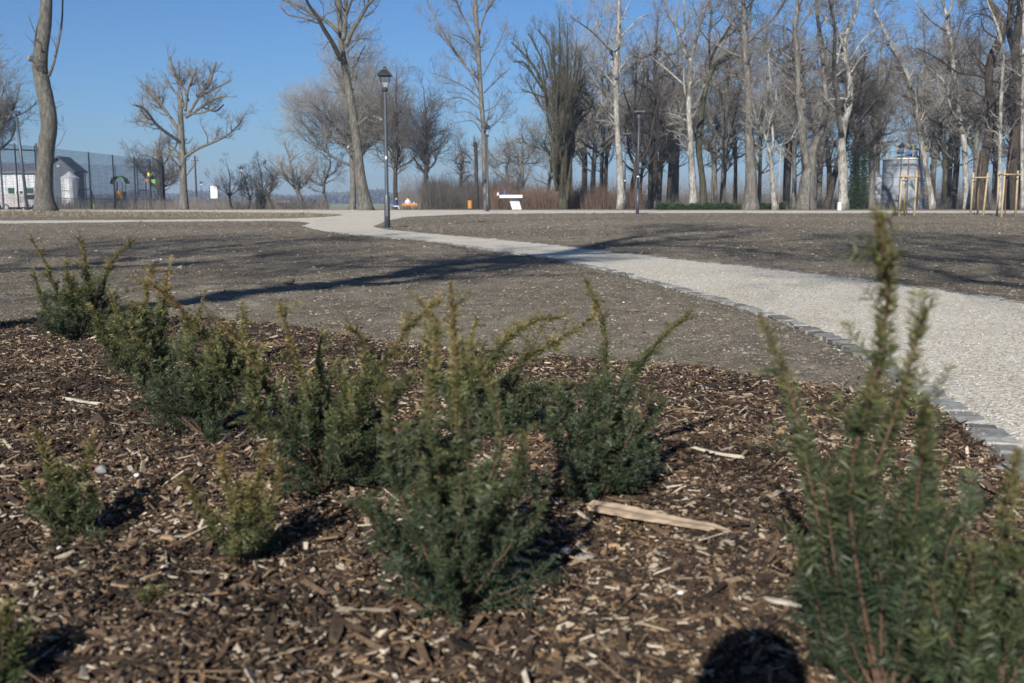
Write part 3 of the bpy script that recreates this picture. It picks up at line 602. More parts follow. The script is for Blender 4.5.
T('white_poplar_tree', 'white-barked tree with a wide V of pale limbs, just left of a dark mossy trunk', 64,
  [dict(root=1, p=[(693.5, 210), (693, 190), (691.5, 165), (690, 130), (689, 108)] + D3([(625, 470), (627, 330), (612, 318), (605, 250)])[:2], w=[9, 7.5, 6.5, 6, 5.5, 5, 4.5], K=36)] +
  [dict(p=D3(q), w=ww, K=16) for q, ww in [([(627, 335), (605, 318), (570, 230), (540, 140), (495, 60), (488, -20), (470, -120)], [4, 1.6]), ([(627, 335), (645, 285), (665, 200), (690, 100), (720, 30), (760, -60)], [4, 1.6]), ([(603, 495), (510, 410), (410, 330), (375, 312), (340, 250)], [2.4, 1]), ([(650, 620), (680, 560), (712, 480)], [3.5, 3]), ([(600, 560), (590, 420), (600, 200), (590, 50), (600, -60)], [2.2, 1.2]), ([(690, 105), (650, 60), (640, -50)], [1.8, .8])]],
  'bark_white', 'twig_light', 8, **fineT, caps=(300, 2000, 8000))
T('mossy_tree', 'dark brown mossy trunk growing close against the right of a white-barked V tree', 66,
  [dict(root=1, p=[(704.5, 210), (703, 190), (702, 176), (698.5, 144), (701, 118)] + D3([(718, 490), (745, 420), (768, 370), (830, 320), (870, 300)]), w=[8, 7, 6, 6, 5.5, 5, 4.5, 4, 3, 2], K=40)] +
  [dict(p=D3(q), w=ww, K=14) for q, ww in [([(745, 420), (738, 330), (735, 200), (745, 100), (740, -40)], [3, 1.4]), ([(745, 340), (770, 280), (830, 190), (870, 120), (950, 50), (1010, -30)], [2.6, 1.2]), ([(760, 380), (850, 330), (900, 250)], [2, .8]), ([(735, 240), (690, 180), (650, 130)], [1.6, .8]), ([(740, 160), (800, 110), (830, 50)], [1.6, .8])]],
  'bark_moss', 'twig_dark', 9, **fineT, caps=(260, 1800, 7000))
T('poplar_tree', 'stout straight grey-barked poplar whose trunk widens evenly down to the low hedge', 62,
  [dict(root=1, p=[(751, 211), (751, 176), (749.5, 143), (749, 115), (748.5, 96), (748, 80), (746, 61), (745, 46), (745, 32), (744, 12), (743, -10), (744, -60)], w=[15, 11, 9, 8, 7, 6.5, 6, 5.5, 5, 4, 3, 2], K=50)] +
  [dict(p=D4(q), w=ww, K=14) for q, ww in [([(45, 265), (110, 200), (200, 120), (275, 15), (300, -60)], [3, 1.4]), ([(30, 200), (60, 150), (65, 60), (90, -40)], [2.4, 1.4])]] +
  [dict(p=D3(q), w=ww, K=14) for q, ww in [([(925, 325), (850, 298), (780, 255), (740, 235)], [2.6, 1.2]), ([(915, 180), (850, 120), (800, 60), (770, -30)], [2.6, 1.2]), ([(935, 150), (940, 60), (1000, -20)], [2.4, 1])]],
  'bark_grey', 'twig', 10, L1=(1.0, (0.8, 2.4)), L2=(2.6, (0.4, 1.1)), L3=(5.5, (0.2, 0.55)), t0=0.4, caps=(300, 2200, 9000), trunk_m=16)
T('white_poplar_tree', 'small slim white-barked tree branching at mid height, right of the stout grey poplar', 60,
  [dict(root=1, p=[(775.5, 211), (773, 190), (771.5, 170), (770, 154), (768, 148)], w=[5.5, 4.5, 4, 3.6, 3])] +
  [dict(p=q, w=ww, K=16) for q, ww in [([(769, 153), (766, 138), (757, 120), (753, 105), (747, 85)], [2.6, 1]), ([(770, 152), (773, 146), (772, 118), (771, 90), (769, 65), (768, 50)], [2.8, 1]), ([(771, 154), (778, 146), (789, 141), (797, 127), (803, 112)], [2, .8]), ([(767, 140), (770, 120), (776, 100), (775, 80)], [1.6, .7]), ([(758, 122), (762, 100), (762, 78)], [1.4, .6])]],
  'bark_white', 'twig_light', 11, L1=(1.6, (0.5, 1.5)), L2=(3.2, (0.3, 0.8)), L3=(5, (0.2, 0.4)), up=0.3, caps=(240, 1500, 6000))
T('forked_tree', 'massive dark mossy trunk that forks low into two paler grey upright stems', 64,
  [dict(root=1, p=[(806, 211), (807, 190), (808, 176), (806, 163), (803.5, 145), (802, 125), (799, 100), (798, 80), (797, 50), (795, 30), (797, 10), (798, -20), (800, -80)], w=[18, 16, 14, 9, 7, 7, 6, 5.5, 5, 4, 3.4, 3, 2], K=54),
   dict(p=[(810, 200), (811, 176), (812, 160), (815, 144), (822, 130), (826, 110), (826, 95), (824, 78), (822, 50), (818, 20), (815, -20), (812, -70)], w=[13, 11, 8, 7, 6.5, 6, 5, 4.5, 4, 3.5, 3, 2], K=40, sl=0.1),
   dict(p=D4([(400, 680), (385, 590), (368, 480), (352, 380), (350, 280)]), w=[4.5, 3.5], K=16)] +
  [dict(p=D4(q), w=ww, K=14) for q, ww in [([(330, 525), (270, 470), (222, 400), (190, 285), (120, 235)], [3, 1]), ([(322, 372), (240, 310), (170, 262), (95, 232)], [2.2, 1]), ([(378, 472), (430, 420), (490, 368)], [1.8, 1]), ([(350, 200), (400, 130), (440, 60), (500, -40)], [2.2, 1]), ([(350, 340), (430, 320), (500, 300)], [1.6, .8]), ([(345, 250), (300, 180), (200, 150)], [1.6, .7])]],
  'bark_grey', 'twig', 12, **fineT, caps=(340, 2400, 9000), trunk_m=16, t0=0.35)
T('white_poplar_tree', 'pale grey-white tree immediately left of the green ivy-covered column, forking at half height', 63,
  [dict(root=1, p=[(843.5, 211), (843, 190), (842.5, 165), (841.5, 140), (846, 118), (849.5, 104), (850, 80), (848, 68), (843.5, 53), (845, 40), (849, 27), (856, 13), (858, -8), (862, -60)], w=[10, 9, 9, 7.5, 6.5, 6, 5.5, 5, 4.5, 4, 3.5, 3, 2.4, 1.5], K=54),
   dict(p=[(841.5, 135), (838, 112), (838, 101), (835, 84), (834, 61), (835, 32), (832, 14), (828, -10), (825, -60)], w=[5.5, 5, 4.5, 4, 3.5, 3, 2.4, 1.5], K=30)] +
  [dict(p=D4(q), w=ww, K=14) for q, ww in [([(640, 345), (560, 322), (495, 298)], [2, 1.2]), ([(640, 290), (610, 190), (540, 120), (495, 75)], [2.6, 1]), ([(690, 450), (740, 370), (785, 320), (830, 240)], [2, .8]), ([(600, 400), (640, 200), (650, 60), (690, -20)], [2.4, 1]), ([(590, 480), (650, 420), (665, 360)], [1.6, 1]), ([(650, 230), (590, 170), (560, 60), (500, -30)], [1.8, .8]), ([(680, 380), (760, 250), (830, 190), (880, 160)], [1.6, .7])]],
  'bark_white', 'twig', 13, **fineT, caps=(340, 2400, 9000), trunk_m=14, t0=0.3)
T('leaning_tree', 'blackish trunk leaning right, passing behind the pale grey-white tree near the ivy', 68,
  [dict(root=1, p=[(825, 211), (830, 195), (834, 178), (838, 162), (846, 135), (856, 110), (862, 80), (866, 50)], w=[8, 6.5, 6, 5.5, 5, 4, 3, 1.6], K=30), dict(p=[(846, 135), (868, 110), (885, 85), (892, 60)], w=[2.5, 1]), dict(p=[(855, 112), (850, 90), (856, 60)], w=[2, 1])],
  'bark_brown', 'twig_dark', 14, L1=(1.5, (0.8, 2.2)), L2=(3, (0.4, 1.0)), L3=(6, (0.2, 0.5)), caps=(260, 2400, 9000))
T('grey_tree', 'plain grey trunk between the ivy column and the round tank', 76,
  [dict(root=1, p=[(872, 210), (872, 180), (871, 150), (873, 120), (878, 95), (880, 75)], w=[7, 6, 5, 4, 2.5, 1.2], K=26), dict(p=[(872, 140), (890, 118), (903, 90)], w=[2.4, 1]), dict(p=[(872, 135), (862, 110), (866, 80)], w=[2.4, 1]), dict(p=[(873, 125), (890, 95), (888, 75)], w=[2, 1])],
  'bark_grey', 'twig', 15, L1=(1.6, (0.8, 2.2)), L2=(3, (0.4, 1.0)), L3=(6, (0.2, 0.5)), caps=(260, 2200, 9000))
T('birch_tree', 'slim pale birch leaning left, immediately right of the round tank', 66,
  [dict(root=1, p=[(933.5, 211), (930, 190), (925, 162), (919, 130), (915, 104), (908, 77), (900, 60), (891, 45), (882, 25), (871, 2), (862, -30), (856, -60)], w=[6.5, 5.5, 5, 4.6, 4.2, 3.8, 3.4, 3, 2.6, 2.2, 1.6, 1], K=50)] +
  [dict(p=D5(q), w=ww, K=14) for q, ww in [([(240, 490), (265, 440), (255, 380), (200, 330)], [1.4, .6]), ([(150, 290), (60, 260), (0, 230)], [1.6, .7]), ([(140, 280), (190, 220), (200, 150)], [1.3, .6]), ([(205, 450), (130, 445), (60, 425)], [1, .5]), ([(60, 90), (100, 20), (110, -60)], [1.3, .6]), ([(100, 190), (60, 130), (-20, 90)], [1.3, .6])]],
  'bark_white', 'twig', 16, **fineT, caps=(280, 2000, 8000))
T('birch_tree', 'tall white birch with a long limb reaching left over the leaning birch', 64,
  [dict(root=1, p=[(967.5, 211), (966, 180), (964, 141), (960, 120), (957, 101), (953, 65), (951, 44), (948, 30), (947, 17), (943, 2), (938, -30), (932, -70)], w=[7.5, 6, 5.2, 5, 4.6, 4.2, 4, 3.6, 3, 2.4, 1.8, 1.2], K=50), dict(p=D5([(478, 95), (500, 60), (508, 20), (495, -30), (520, -120)]), w=[2.6, 1.2], K=14),
   dict(p=[(961, 125), (951, 108), (946, 85), (938, 76), (931, 70), (918, 60), (909, 50), (907, 38), (903, 24)], w=[3, 2.6, 2.4, 2, 1.6, 1.2, .8], K=26), dict(p=[(908, 48), (915, 40), (917, 28)], w=[1, .5], K=8)] +
  [dict(p=D5(q), w=ww, K=14) for q, ww in [([(470, 192), (380, 130), (320, 60), (280, 0)], [2, .8]), ([(520, 300), (580, 260), (640, 230)], [1, .5]), ([(545, 430), (620, 380), (650, 330)], [1, .5]), ([(480, 230), (540, 150), (560, 60)], [1, .5])]],
  'bark_white', 'twig', 17, **fineT, caps=(300, 2200, 8500))
T('oak_tree', 'sinuous dark brown trunk curving beside the middle of the three staked saplings', 60,
  [dict(root=1, p=[(982.5, 212), (982, 190), (983, 168), (987, 145), (990.5, 128), (992, 108), (989.5, 90), (989, 72), (993, 55), (1000, 40), (1002, 28), (997, 13), (989, 0), (982, -40), (984, -90)], w=[13, 11, 10, 9.5, 9, 8.5, 8, 8, 9, 8.5, 8, 7, 6, 4, 2], K=56)] +
  [dict(p=D5(q), w=ww, K=16) for q, ww in [([(740, 492), (640, 462), (550, 452), (480, 405), (380, 340), (285, 295)], [2.8, .9]), ([(800, 245), (740, 210), (700, 170), (690, 110)], [2, .8]), ([(735, 430), (670, 370), (620, 290), (600, 230)], [1.6, .7]), ([(820, 200), (870, 150), (860, 60), (900, -60)], [3.4, 1.6]), ([(745, 500), (820, 520), (900, 560)], [2.2, 1]), ([(800, 180), (740, 100), (640, 90), (580, 160)], [2, .8]), ([(770, 420), (830, 340), (880, 320)], [1.6, .7]), ([(760, 40), (700, -30), (640, -60)], [2, 1])]],
  'bark_brown', 'twig_dark', 18, L1=(1.2, (0.9, 2.6)), L2=(2.6, (0.4, 1.2)), L3=(6, (0.2, 0.6)), caps=(360, 2800, 11000), trunk_m=16)
T('oak_tree', 'thick dark upright trunk at the right edge, rising over the rightmost staked sapling', 63,
  [dict(root=1, p=[(1012, 212), (1012, 180), (1014, 150), (1018, 110), (1018, 80), (1015, 50), (1019, 20), (1022, -20), (1024, -80)], w=[13, 11, 10, 9, 9, 8, 7, 5, 3], K=46), dict(p=[(1015, 55), (1008, 30), (1010, 0), (1004, -40)], w=[5, 3]), dict(p=[(1014, 120), (1030, 90), (1050, 60)], w=[3, 1.4]), dict(p=[(1017, 90), (1003, 70), (996, 62)], w=[2, 1]), dict(p=[(1013, 150), (1000, 130), (990, 125)], w=[1.6, .7])],
  'bark_brown', 'twig_dark', 19, L1=(1.2, (0.9, 2.6)), L2=(2.6, (0.4, 1.2)), L3=(6, (0.2, 0.6)), caps=(300, 2400, 9500), trunk_m=16)
T('birch_tree', 'very thin white stem standing between the two dark trunks at the right', 58,
  [dict(root=1, p=[(1000, 212), (1000, 180), (1000, 150), (1001, 101), (1003, 60), (1001, 40), (995, 20), (985, -5), (980, -40)], w=[4, 3.6, 3.4, 3, 2.6, 2.2, 1.6, 1.2], K=36)], 'bark_white', 'twig_light', 20, L1=(0.9, (0.5, 1.4)), L2=(2.4, (0.3, .8)), L3=(5, (.2, .4)), caps=(60, 500, 2500))
T('birch_tree', 'pale slim stem cut off by the right edge of the picture', 59,
  [dict(root=1, p=[(1023, 212), (1022, 150), (1023, 80), (1024, 0), (1026, -60)], w=[4, 3.4, 3, 2.4, 1.4], K=30)], 'bark_white', 'twig_light', 21, L1=(0.9, (0.5, 1.4)), L2=(2.4, (0.3, .8)), L3=(5, (.2, .4)), caps=(60, 500, 2500))
# --- second row: traced roughly, fine crowns
def crown_tree(name, label, px, Y, top, cw, w0, seed, bark='bark_grey', twig='twig', fork=0.35, nl=7, up=0.2, lean=0, group=None, dens=1.0, base_v=210, s=1.0):
    r = rg(seed); mpp = Y / F; H = (HOR - top) * mpp + CAMZ; c = colx(px, Y); Wd = cw * mpp / 2; r0 = w0 * mpp / 2
    A = [smooth([[c[0], Y, c[2] - .1, r0], [c[0] + lean * .2 + r.normal(0, .1), Y, c[2] + H * fork * .5, r0 * .85], [c[0] + lean * .5 + r.normal(0, .15), Y, c[2] + H * fork, r0 * .75], [c[0] + lean + r.normal(0, .2), Y + r.normal(0, .3), c[2] + H * .66, r0 * .45], [c[0] + lean + r.normal(0, .3), Y + r.normal(0, .3), c[2] + H * .97, r0 * .1]], 26)]
    for k in range(nl):
        a = 2 * math.pi * (k + r.random() * .6) / nl; t = fork * r.uniform(.75, 1.35); p0 = np.array([np.interp(c[2] + H * t, A[0][:, 2], A[0][:, j]) for j in (0, 1)]); e = r.uniform(.6, 1.0)
        hx = math.cos(a) * Wd * e; hy = math.sin(a) * Wd * e; zt = c[2] + H * r.uniform(.6, .97) * (1.05 - .3 * e)
        z0 = c[2] + H * t
        A.append(smooth([[p0[0], p0[1], z0, r0 * .42], [p0[0] + hx * .35 + r.normal(0, .03) * H, p0[1] + hy * .35, z0 + (zt - z0) * .25, r0 * .32], [p0[0] + hx * .72 + r.normal(0, .03) * H, p0[1] + hy * .75, z0 + (zt - z0) * .6, r0 * .2], [p0[0] + hx + r.normal(0, .02) * H, p0[1] + hy, zt, r0 * .06]], 16))
    k_ = H / 9
    return build_tree(name, label, A, M[bark], M[twig], r, L1=(1.2 * dens / k_ ** .5, (.12 * H, .27 * H)), L2=(2.3 / k_ ** .5, (.06 * H, .14 * H)), L3=(4.2 / k_ ** .5, (.03 * H, .07 * H)), up=up, ang=(25, 60), t0=0.25, group=group, caps=(int(300 * s), int(2400 * s), int(11000 * s)), trunk_m=8)
crown_tree('broad_tree', 'broad rounded grey-twigged tree behind the leaning poplar and the nearest lamp', 352, 98, 34, 112, 7, 30, dens=1.6, fork=.3, nl=13, twig='twig_light', s=1.5)
crown_tree('bare_tree', 'dark straight-trunked tree with round crown just right of the nearest lamp', 396, 92, 70, 50, 5, 31, 'bark_brown', 'twig', dens=1.4, nl=8)
crown_tree('bare_tree', 'brown-crowned tree above the dark brush, right of the seated people', 423, 90, 86, 38, 5, 32, 'bark_brown', 'twig_dark', dens=1.5, lean=.4, nl=8)
crown_tree('bare_tree', 'small pale bare tree alone to the left of the broad rounded tree', 303, 96, 138, 54, 5, 33, twig='twig_light', dens=1.3, lean=-1.2, nl=8)
crown_tree('bare_tree', 'twiggy young tree half hidden at the left foot of the leaning poplar', 326, 100, 140, 46, 3, 34, twig='twig_light', dens=1.3)
crown_tree('bare_tree', 'bare tree cut off by the left edge of the picture', -4, 82, 40, 74, 9, 35, twig='twig', dens=1.3, nl=9)
crown_tree('bare_tree', 'bare grey tree with a fan of thin boughs, left of the pollarded tree', 161, 100, 129, 66, 6, 36, 'bark_grey', 'twig', dens=1.2, fork=.28, nl=8)
T('bare_tree', 'short dark tree with a low bent bough at the foot of the pollarded tree', 92,
  [dict(root=1, p=[(163, 210), (163, 190), (162, 165), (160, 150)], w=[5, 4, 3.6, 2]), dict(p=[(163, 187), (172, 183), (178, 174)], w=[2, .8], sl=0), dict(p=[(162, 168), (156, 160), (146, 155)], w=[1.6, .8]), dict(p=[(162, 166), (168, 158), (170, 150)], w=[1.6, .8])], 'bark_brown', 'twig_dark', 37, L1=(1.8, (0.5, 1.6)), L2=(3, (0.3, .8)), L3=(4, (.2, .4)), caps=(120, 900, 3500))
# small ornamental trees with dark tufts on the left-hand horizon
for k, (px, Y, top, cw, lb) in enumerate([(232, 84, 158, 44, 'small tree with tufted brown twig ends, between the white board and the left-hand lantern'), (262, 88, 155, 34, 'small pale tree with an ivy-dark base, right of the lantern beyond the left field edge'), (271, 80, 162, 30, 'small tree with flat brown tufts, left of the small pale bare tree'), (249, 90, 168, 26, 'low sparse sapling tree right beside the lantern beyond the left field edge')]):
    t_ = crown_tree('tufted_tree', lb, px, Y, top, cw, 2.4, 40 + k, 'bark_moss', 'twig_dark' if k != 1 else 'twig_olive', fork=.3, nl=6, dens=1.6, s=.6)
    if k == 1:
        r = rg(77); c = colx(262, 88); b = MB(); n = 2600; zz = r.uniform(0, 1.9, n); a = r.uniform(0, 6.28, n); rr = r.uniform(.15, .55, n)
        V, f = blobs(c[0] + rr * np.cos(a), 88 + rr * np.sin(a), c[2] + zz, np.full(n, .05), r, 0.4); b.add(V, f); b.build('ivy', M['ivy'], t_)
# the woodland band behind the front row: prototypes copied
protos = []
for k, (bk, tw, fk, nl) in enumerate([('bark_brown', 'twig', .58, 8), ('bark_grey', 'twig_light', .5, 9), ('bark_grey', 'twig', .62, 8), ('bark_moss', 'twig_light', .54, 8)]):
    protos.append(dict(k=k, bk=bk, tw=tw, fk=fk, nl=nl, root=None))
band = [(462, 112, 135), (508, 108, 128), (524, 98, 120), (548, 90, 110), (583, 88, 71), (592, 80, 60), (601, 96, 78), (650, 84, 68), (668, 86, 74), (714, 84, 62), (722, 92, 78), (759, 84, 71), (786, 90, 54), (794, 82, 78), (818, 88, 59), (944, 84, 54), (952, 92, 74), (975, 84, 46), (994, 90, 60), (1034, 84, 39), (1045, 80, 38), (-20, 96, 70), (-35, 90, 40), (640, 104, 92), (876, 120, 78), (931, 112, 65), (676, 98, 62), (829, 96, 50), (570, 110, 96), (1018, 96, 60), (658, 92, 52), (605, 86, 14), (655, 80, 8), (672, 92, 18), (722, 78, -8), (735, 90, 14), (786, 84, 2), (815, 92, 10), (870, 90, 26), (918, 94, 18), (947, 88, 4), (1006, 84, -12), (1030, 92, 10)]
r = rg(90)
for i, (px, Y, top) in enumerate(band):
    pr = protos[i % 4]; H = (HOR - top) / F * Y + CAMZ; c = colx(px, Y)
    if pr['root'] is None:
        pr['root'] = crown_tree('woodland_tree', 'bare dark tree in the woodland band behind the front row of trees', px, Y, top, 62 * H / 9 * 90 / Y * (0.9 + .2 * (i % 2)), 3.4, 60 + i, pr['bk'], pr['tw'], fork=pr['fk'], nl=pr['nl'], dens=1.2, s=.75, group='bare trees of the woodland band')
        pr['H'] = H
    else:
        s = H / pr['H']; dup(pr['root'], c, r.uniform(0, 6.28), (s * r.uniform(.85, 1.1) * (.72 if top < 30 else 1),) * 2 + (s,))
# dead snag with a brown tuft
T('dead_snag', 'dead brown trunk topped by a bushy brown tuft, left of the slender poplar', 80, [dict(root=1, p=[(477, 210), (476.5, 185), (476, 155), (475, 142)], w=[4.2, 3.8, 3.6, 3], K=20)], 'bark_brown', 'twig_red', 50, L1=(6, (.4, .9)), L2=(4, (.3, .6)), L3=(5, (.15, .3)), t0=0.82, ang=(20, 80), up=0.3, caps=(60, 600, 2500))
# ivy column with a brown clematis mass above
iv = T('ivy_tree', 'trunk wrapped in green ivy with shaggy dark brown top, beside a pale trunk', 70, [dict(root=1, p=[(857, 210), (857, 180), (857, 140), (862, 110), (866, 92)], w=[6, 5, 4.5, 3, 2], K=26), dict(p=[(857, 140), (850, 118), (848, 104)], w=[3, 1.5]), dict(p=[(860, 120), (872, 108), (876, 96)], w=[2.5, 1.2])], 'bark_brown', 'twig_dark', 51, L1=(5, (.5, 1.5)), L2=(5, (.3, .9)), L3=(5, (.2, .5)), t0=0.45, ang=(20, 90), up=-.1, caps=(220, 2600, 12000))
r = rg(52); b = MB(); n = 9000; c = colx(857, 70); zz = r.uniform(0, 5.2, n); a = r.uniform(0, 6.28, n); rr = (0.25 + 0.42 * r.random(n)) * (0.8 + 0.5 * vnoise(a * 2, zz * 2, 3)) * np.clip((5.6 - zz) / 1.5, .3, 1)
V, f = blobs(c[0] + rr * np.cos(a), 70 + rr * np.sin(a), c[2] + zz, r.uniform(.03, .075, n), r, 0.45); b.add(V, f); b.build('ivy', M['ivy'], iv)
# undergrowth
def brush(name, label, x0, x1, y0, y1, n, h, m, seed, cat='brush', lean=.18):
    r = rg(seed); u = r.uniform(x0, x1, n); Y = r.uniform(y0, y1, n); x = (u - U0) / F * Y; z = gz(x, Y); H = h * r.uniform(.35, 1.15, n) * (0.55 + 0.9 * vnoise(u * .11, Y * .3, seed))
    P = np.stack([np.stack([x, Y, z], 1)] * 4, 1); d = r.normal(0, lean, (n, 2)); d2 = r.normal(0, lean * .6, (n, 2))
    for k in range(1, 4): P[:, k, 2] += H * k / 3; P[:, k, :2] += d * (H * k / 3)[:, None] + d2 * (H * (k / 3) ** 2)[:, None]
    Rr = np.full((n, 1), .012) * np.array([1, .8, .6, .35]); b = MB(); b.add(*tubes(P, Rr, 3))
    c, rr = spawn(P, Rr, 2.6, (.3, 1), (h * .15, h * .4), (20, 55), .3, 3, r, .7, .6); b.add(*tubes(c, np.maximum(rr, .005), 3))
    o = b.build(name, m); return tag(o, label, cat, kind='stuff')
brush('thicket', 'reddish brown thicket of thin stems behind the cross path', 492, 640, 68, 78, 5200, 1.4, M['twig_red'], 101)
brush('thicket', 'blackish brush behind the bench and the orange bin', 425, 520, 84, 100, 4600, 2.3, M['twig_dark'], 102)
brush('thicket', 'brown brush along the edge of the field beyond the left paths', 60, 330, 84, 100, 5200, 1.1, M['twig'], 103)
brush('thicket', 'brown undergrowth among the trunks at the right', 600, 1060, 78, 96, 7500, 1.1, M['twig'], 104)
brush('thicket', 'grey brush growing in the distant wood edge', 400, 1040, 120, 150, 6500, 3.6, M['twig'], 105)
def hedge(name, label, x0, x1, Y, dpt, h, m, seed, n):
    r = rg(seed); u = r.uniform(x0, x1, n); yy = Y + r.uniform(0, dpt, n); x = (u - U0) / F * yy; z = gz(x, yy); hh = h * (0.6 + 0.6 * vnoise(u * .2, yy, seed)) * r.random(n) ** .7
    b = MB(); V, f = blobs(x, yy, z + hh, r.uniform(.02, .05, n), r, .7); b.add(V, f); o = b.build(name, m); return tag(o, label, 'hedge')
hedge('low_hedge', 'low dark green clipped hedge running along the far side of the path between trunks', 655, 783, 63, 1.4, .40, M['ivy'], 110, 16000)
# far wood on the horizon
def far_wood(name, label, x0, x1, Y, h, n, seed):
    r = rg(seed); b = MB(); x = r.uniform(x0, x1, n); y = Y + r.uniform(0, 60, n); top = h * (0.45 + 0.9 * vnoise(x / 60, x * 0, seed)) * (0.7 + .5 * vnoise(x / 11, x * 0 + 3, seed)); z = gz(x, y) + top * r.random(n) ** .6
    V, f = blobs(x, y, z, r.uniform(1.0, 2.6, n), r, .9); b.add(V, f); o = b.build(name, M['farwood']); return tag(o, label, 'forest', kind='stuff')
far_wood('far_forest', 'hazy blue wood along the far horizon', -750, 750, 820, 8, 24000, 120)
# trees behind the camera: only their shadows reach the picture
def shadow_tree(label, B, stems, seed, crown=None, bark='bark_grey'):
    """stems: ground-pixel polylines of the shadow; each point is lifted along the sun ray to the height that puts it over the base"""
    r = rg(seed); D = np.array([math.sin(SUN_AZ), math.cos(SUN_AZ)]); k_ = 1 / math.tan(SUN_EL); A = []
    for px, rad in stems:
        pts = []; rr = np.interp(np.linspace(0, 1, len(px)), np.linspace(0, 1, len(rad)), rad)
        for (g_, q) in zip(px, rr):
            G = ground(*g_)[:2] if len(g_) == 2 else np.array(g_[1:]); al = float(np.dot(G - B, D)); z = al / k_
            pts.append([*(G - D * k_ * z), z, q])
        if rad[0] > .15: pts = [[B[0], B[1], -.1, rad[0] * 1.15]] + pts
        A.append(smooth(pts, 24))
    return build_tree('tall_tree', label, A, M[bark], M['twig'], r, L1=(1.3, (1.2, 3.8)), L2=(2.0, (.6, 1.8)), L3=(3, (.3, .8)), t0=.5 if seed != 202 else .3, caps=(260, 2200, 9000), up=.12, thick=1.5)
shadow_tree('tall tree behind the viewer casting the thick shadow that crosses onto the path', np.array([-7.6, -6.0]),
  [([(180, 304), (300, 291.5), (400, 275), (480, 262), (545, 255), (600, 249), (660, 243), (740, 237)], [.24, .22, .2, .19, .17, .13, .1, .05]), ([(545, 256), (600, 247.5), (680, 246.5), (740, 250), (800, 257)], [.10, .05]), ([(560, 253), (620, 240), (660, 232), (690, 226)], [.09, .04]), ([(600, 249), (700, 236), (800, 230)], [.08, .03]), ([(300, 290), (250, 285), (180, 287), (150, 290)], [.04, .02]), ([(500, 259), (430, 243), (330, 238)], [.05, .02]), ([(640, 245), (760, 243), (880, 236)], [.07, .03]), ([(620, 240), (720, 229), (780, 228)], [.07, .03]), ([(580, 250), (640, 236), (640, 226)], [.07, .03])], 201)
shadow_tree('tall tree behind the viewer whose thin branch shadows lie across the soil at left', np.array([-15.5, -6.0]),
  [([('g', -9.5, 8.0), (0, 271), (105, 264), (169, 255), (253, 245), (330, 238)], [.12, .07, .04]), ([(40, 270), (100, 268), (225, 262), (300, 252)], [.05, .03]), ([(80, 267), (160, 246), (260, 236)], [.05, .03]), ([(0, 272), (60, 250), (140, 238)], [.05, .03])], 202)
shadow_tree('tall tree behind the viewer whose branch shadows darken the soil beside the path at right', np.array([2.0, -9.0]),
  [([('g', 6.6, 7.0), ('g', 7.6, 12.0), ('g', 8.8, 16.5), (960, 236)], [.2, .13, .05]), ([('g', 7.4, 11), (960, 262), (880, 254)], [.08, .03]), ([('g', 7.0, 9.5), (1000, 285), (930, 270), (860, 262)], [.07, .03]), ([('g', 7.9, 13), (900, 243), (830, 238)], [.07, .03]), ([('g', 7.3, 10.5), (1024, 280), (1000, 264), (950, 250)], [.07, .03]), ([('g', 7.2, 10), (1060, 290), (1000, 284), (930, 276)], [.04, .02]), ([('g', 8.6, 15), (1040, 246), (900, 236)], [.06, .03])], 203)

# ================================================================== YEW SHRUBS
def needles(P, Rd, step, ln_, rng, tintf, planar=0.75, t0=0.0, cap=60000, w=0.0014):
    N, K, _ = P.shape; seg = np.linalg.norm(np.diff(P, axis=1), axis=2); Ln = seg.sum(1); cnt = np.floor(Ln * (1 - t0) / step).astype(int)
    if cnt.sum() > cap: cnt = np.floor(cnt * cap / cnt.sum()).astype(int)
    idx = np.repeat(np.arange(N), cnt); n = len(idx)
    j = np.arange(n) - np.repeat(np.cumsum(cnt) - cnt, cnt); t = t0 + (1 - t0) * (j + rng.random(n)) / np.maximum(cnt[idx], 1); t = np.clip(t, 0, 0.999)
    q = t * (K - 1); i = np.minimum(q.astype(int), K - 2); f = (q - i)[:, None]
    p = P[idx, i] * (1 - f) + P[idx, i + 1] * f; T = P[idx, i + 1] - P[idx, i]; T /= np.linalg.norm(T, axis=1, keepdims=True) + 1e-9
    A = np.cross(T, np.array([0, 0, 1.0]) + rng.normal(0, .05, 3)); A /= np.linalg.norm(A, axis=1, keepdims=True) + 1e-9; B = np.cross(A, T)
    side = np.where(j % 2 == 0, 0, np.pi); spread = np.where(rng.random(N) < planar, 0.35, 2.5)[idx]
    th = side + rng.normal(0, 1, n) * spread; D = A * np.cos(th)[:, None] + B * np.sin(th)[:, None]
    ax = rng.uniform(0.25, 0.85, n)[:, None]; D = D + T * ax + np.array([0, 0, .12]); D /= np.linalg.norm(D, axis=1, keepdims=True)
    L = (ln_ * rng.uniform(.6, 1.15, n) * np.clip(1.25 - 0.75 * t ** 6, .35, 1.1))[:, None]
    Wv = np.cross(D, B + rng.normal(0, .45, (n, 3))); Wv /= np.linalg.norm(Wv, axis=1, keepdims=True) + 1e-9; Wv *= w * rng.uniform(.7, 1.2, n)[:, None]
    sag = np.array([0, 0, -1.0]) * L * rng.uniform(-.04, .14, n)[:, None]
    V = np.stack([p - Wv * .35, p + Wv * .35, p + D * L * .55 + Wv, p + D * L * .55 - Wv, p + D * L + sag], 1)
    b4 = np.array([[0, 1, 2, 3]]); b3 = np.array([[3, 2, 4]]); o = (np.arange(n) * 5)[:, None]
    tn = np.repeat(np.clip(tintf(p, t, idx) + rng.normal(0, .07, n), 0, 1), 5)
    return V.reshape(-1, 3), b4 + o, b3 + o, tn
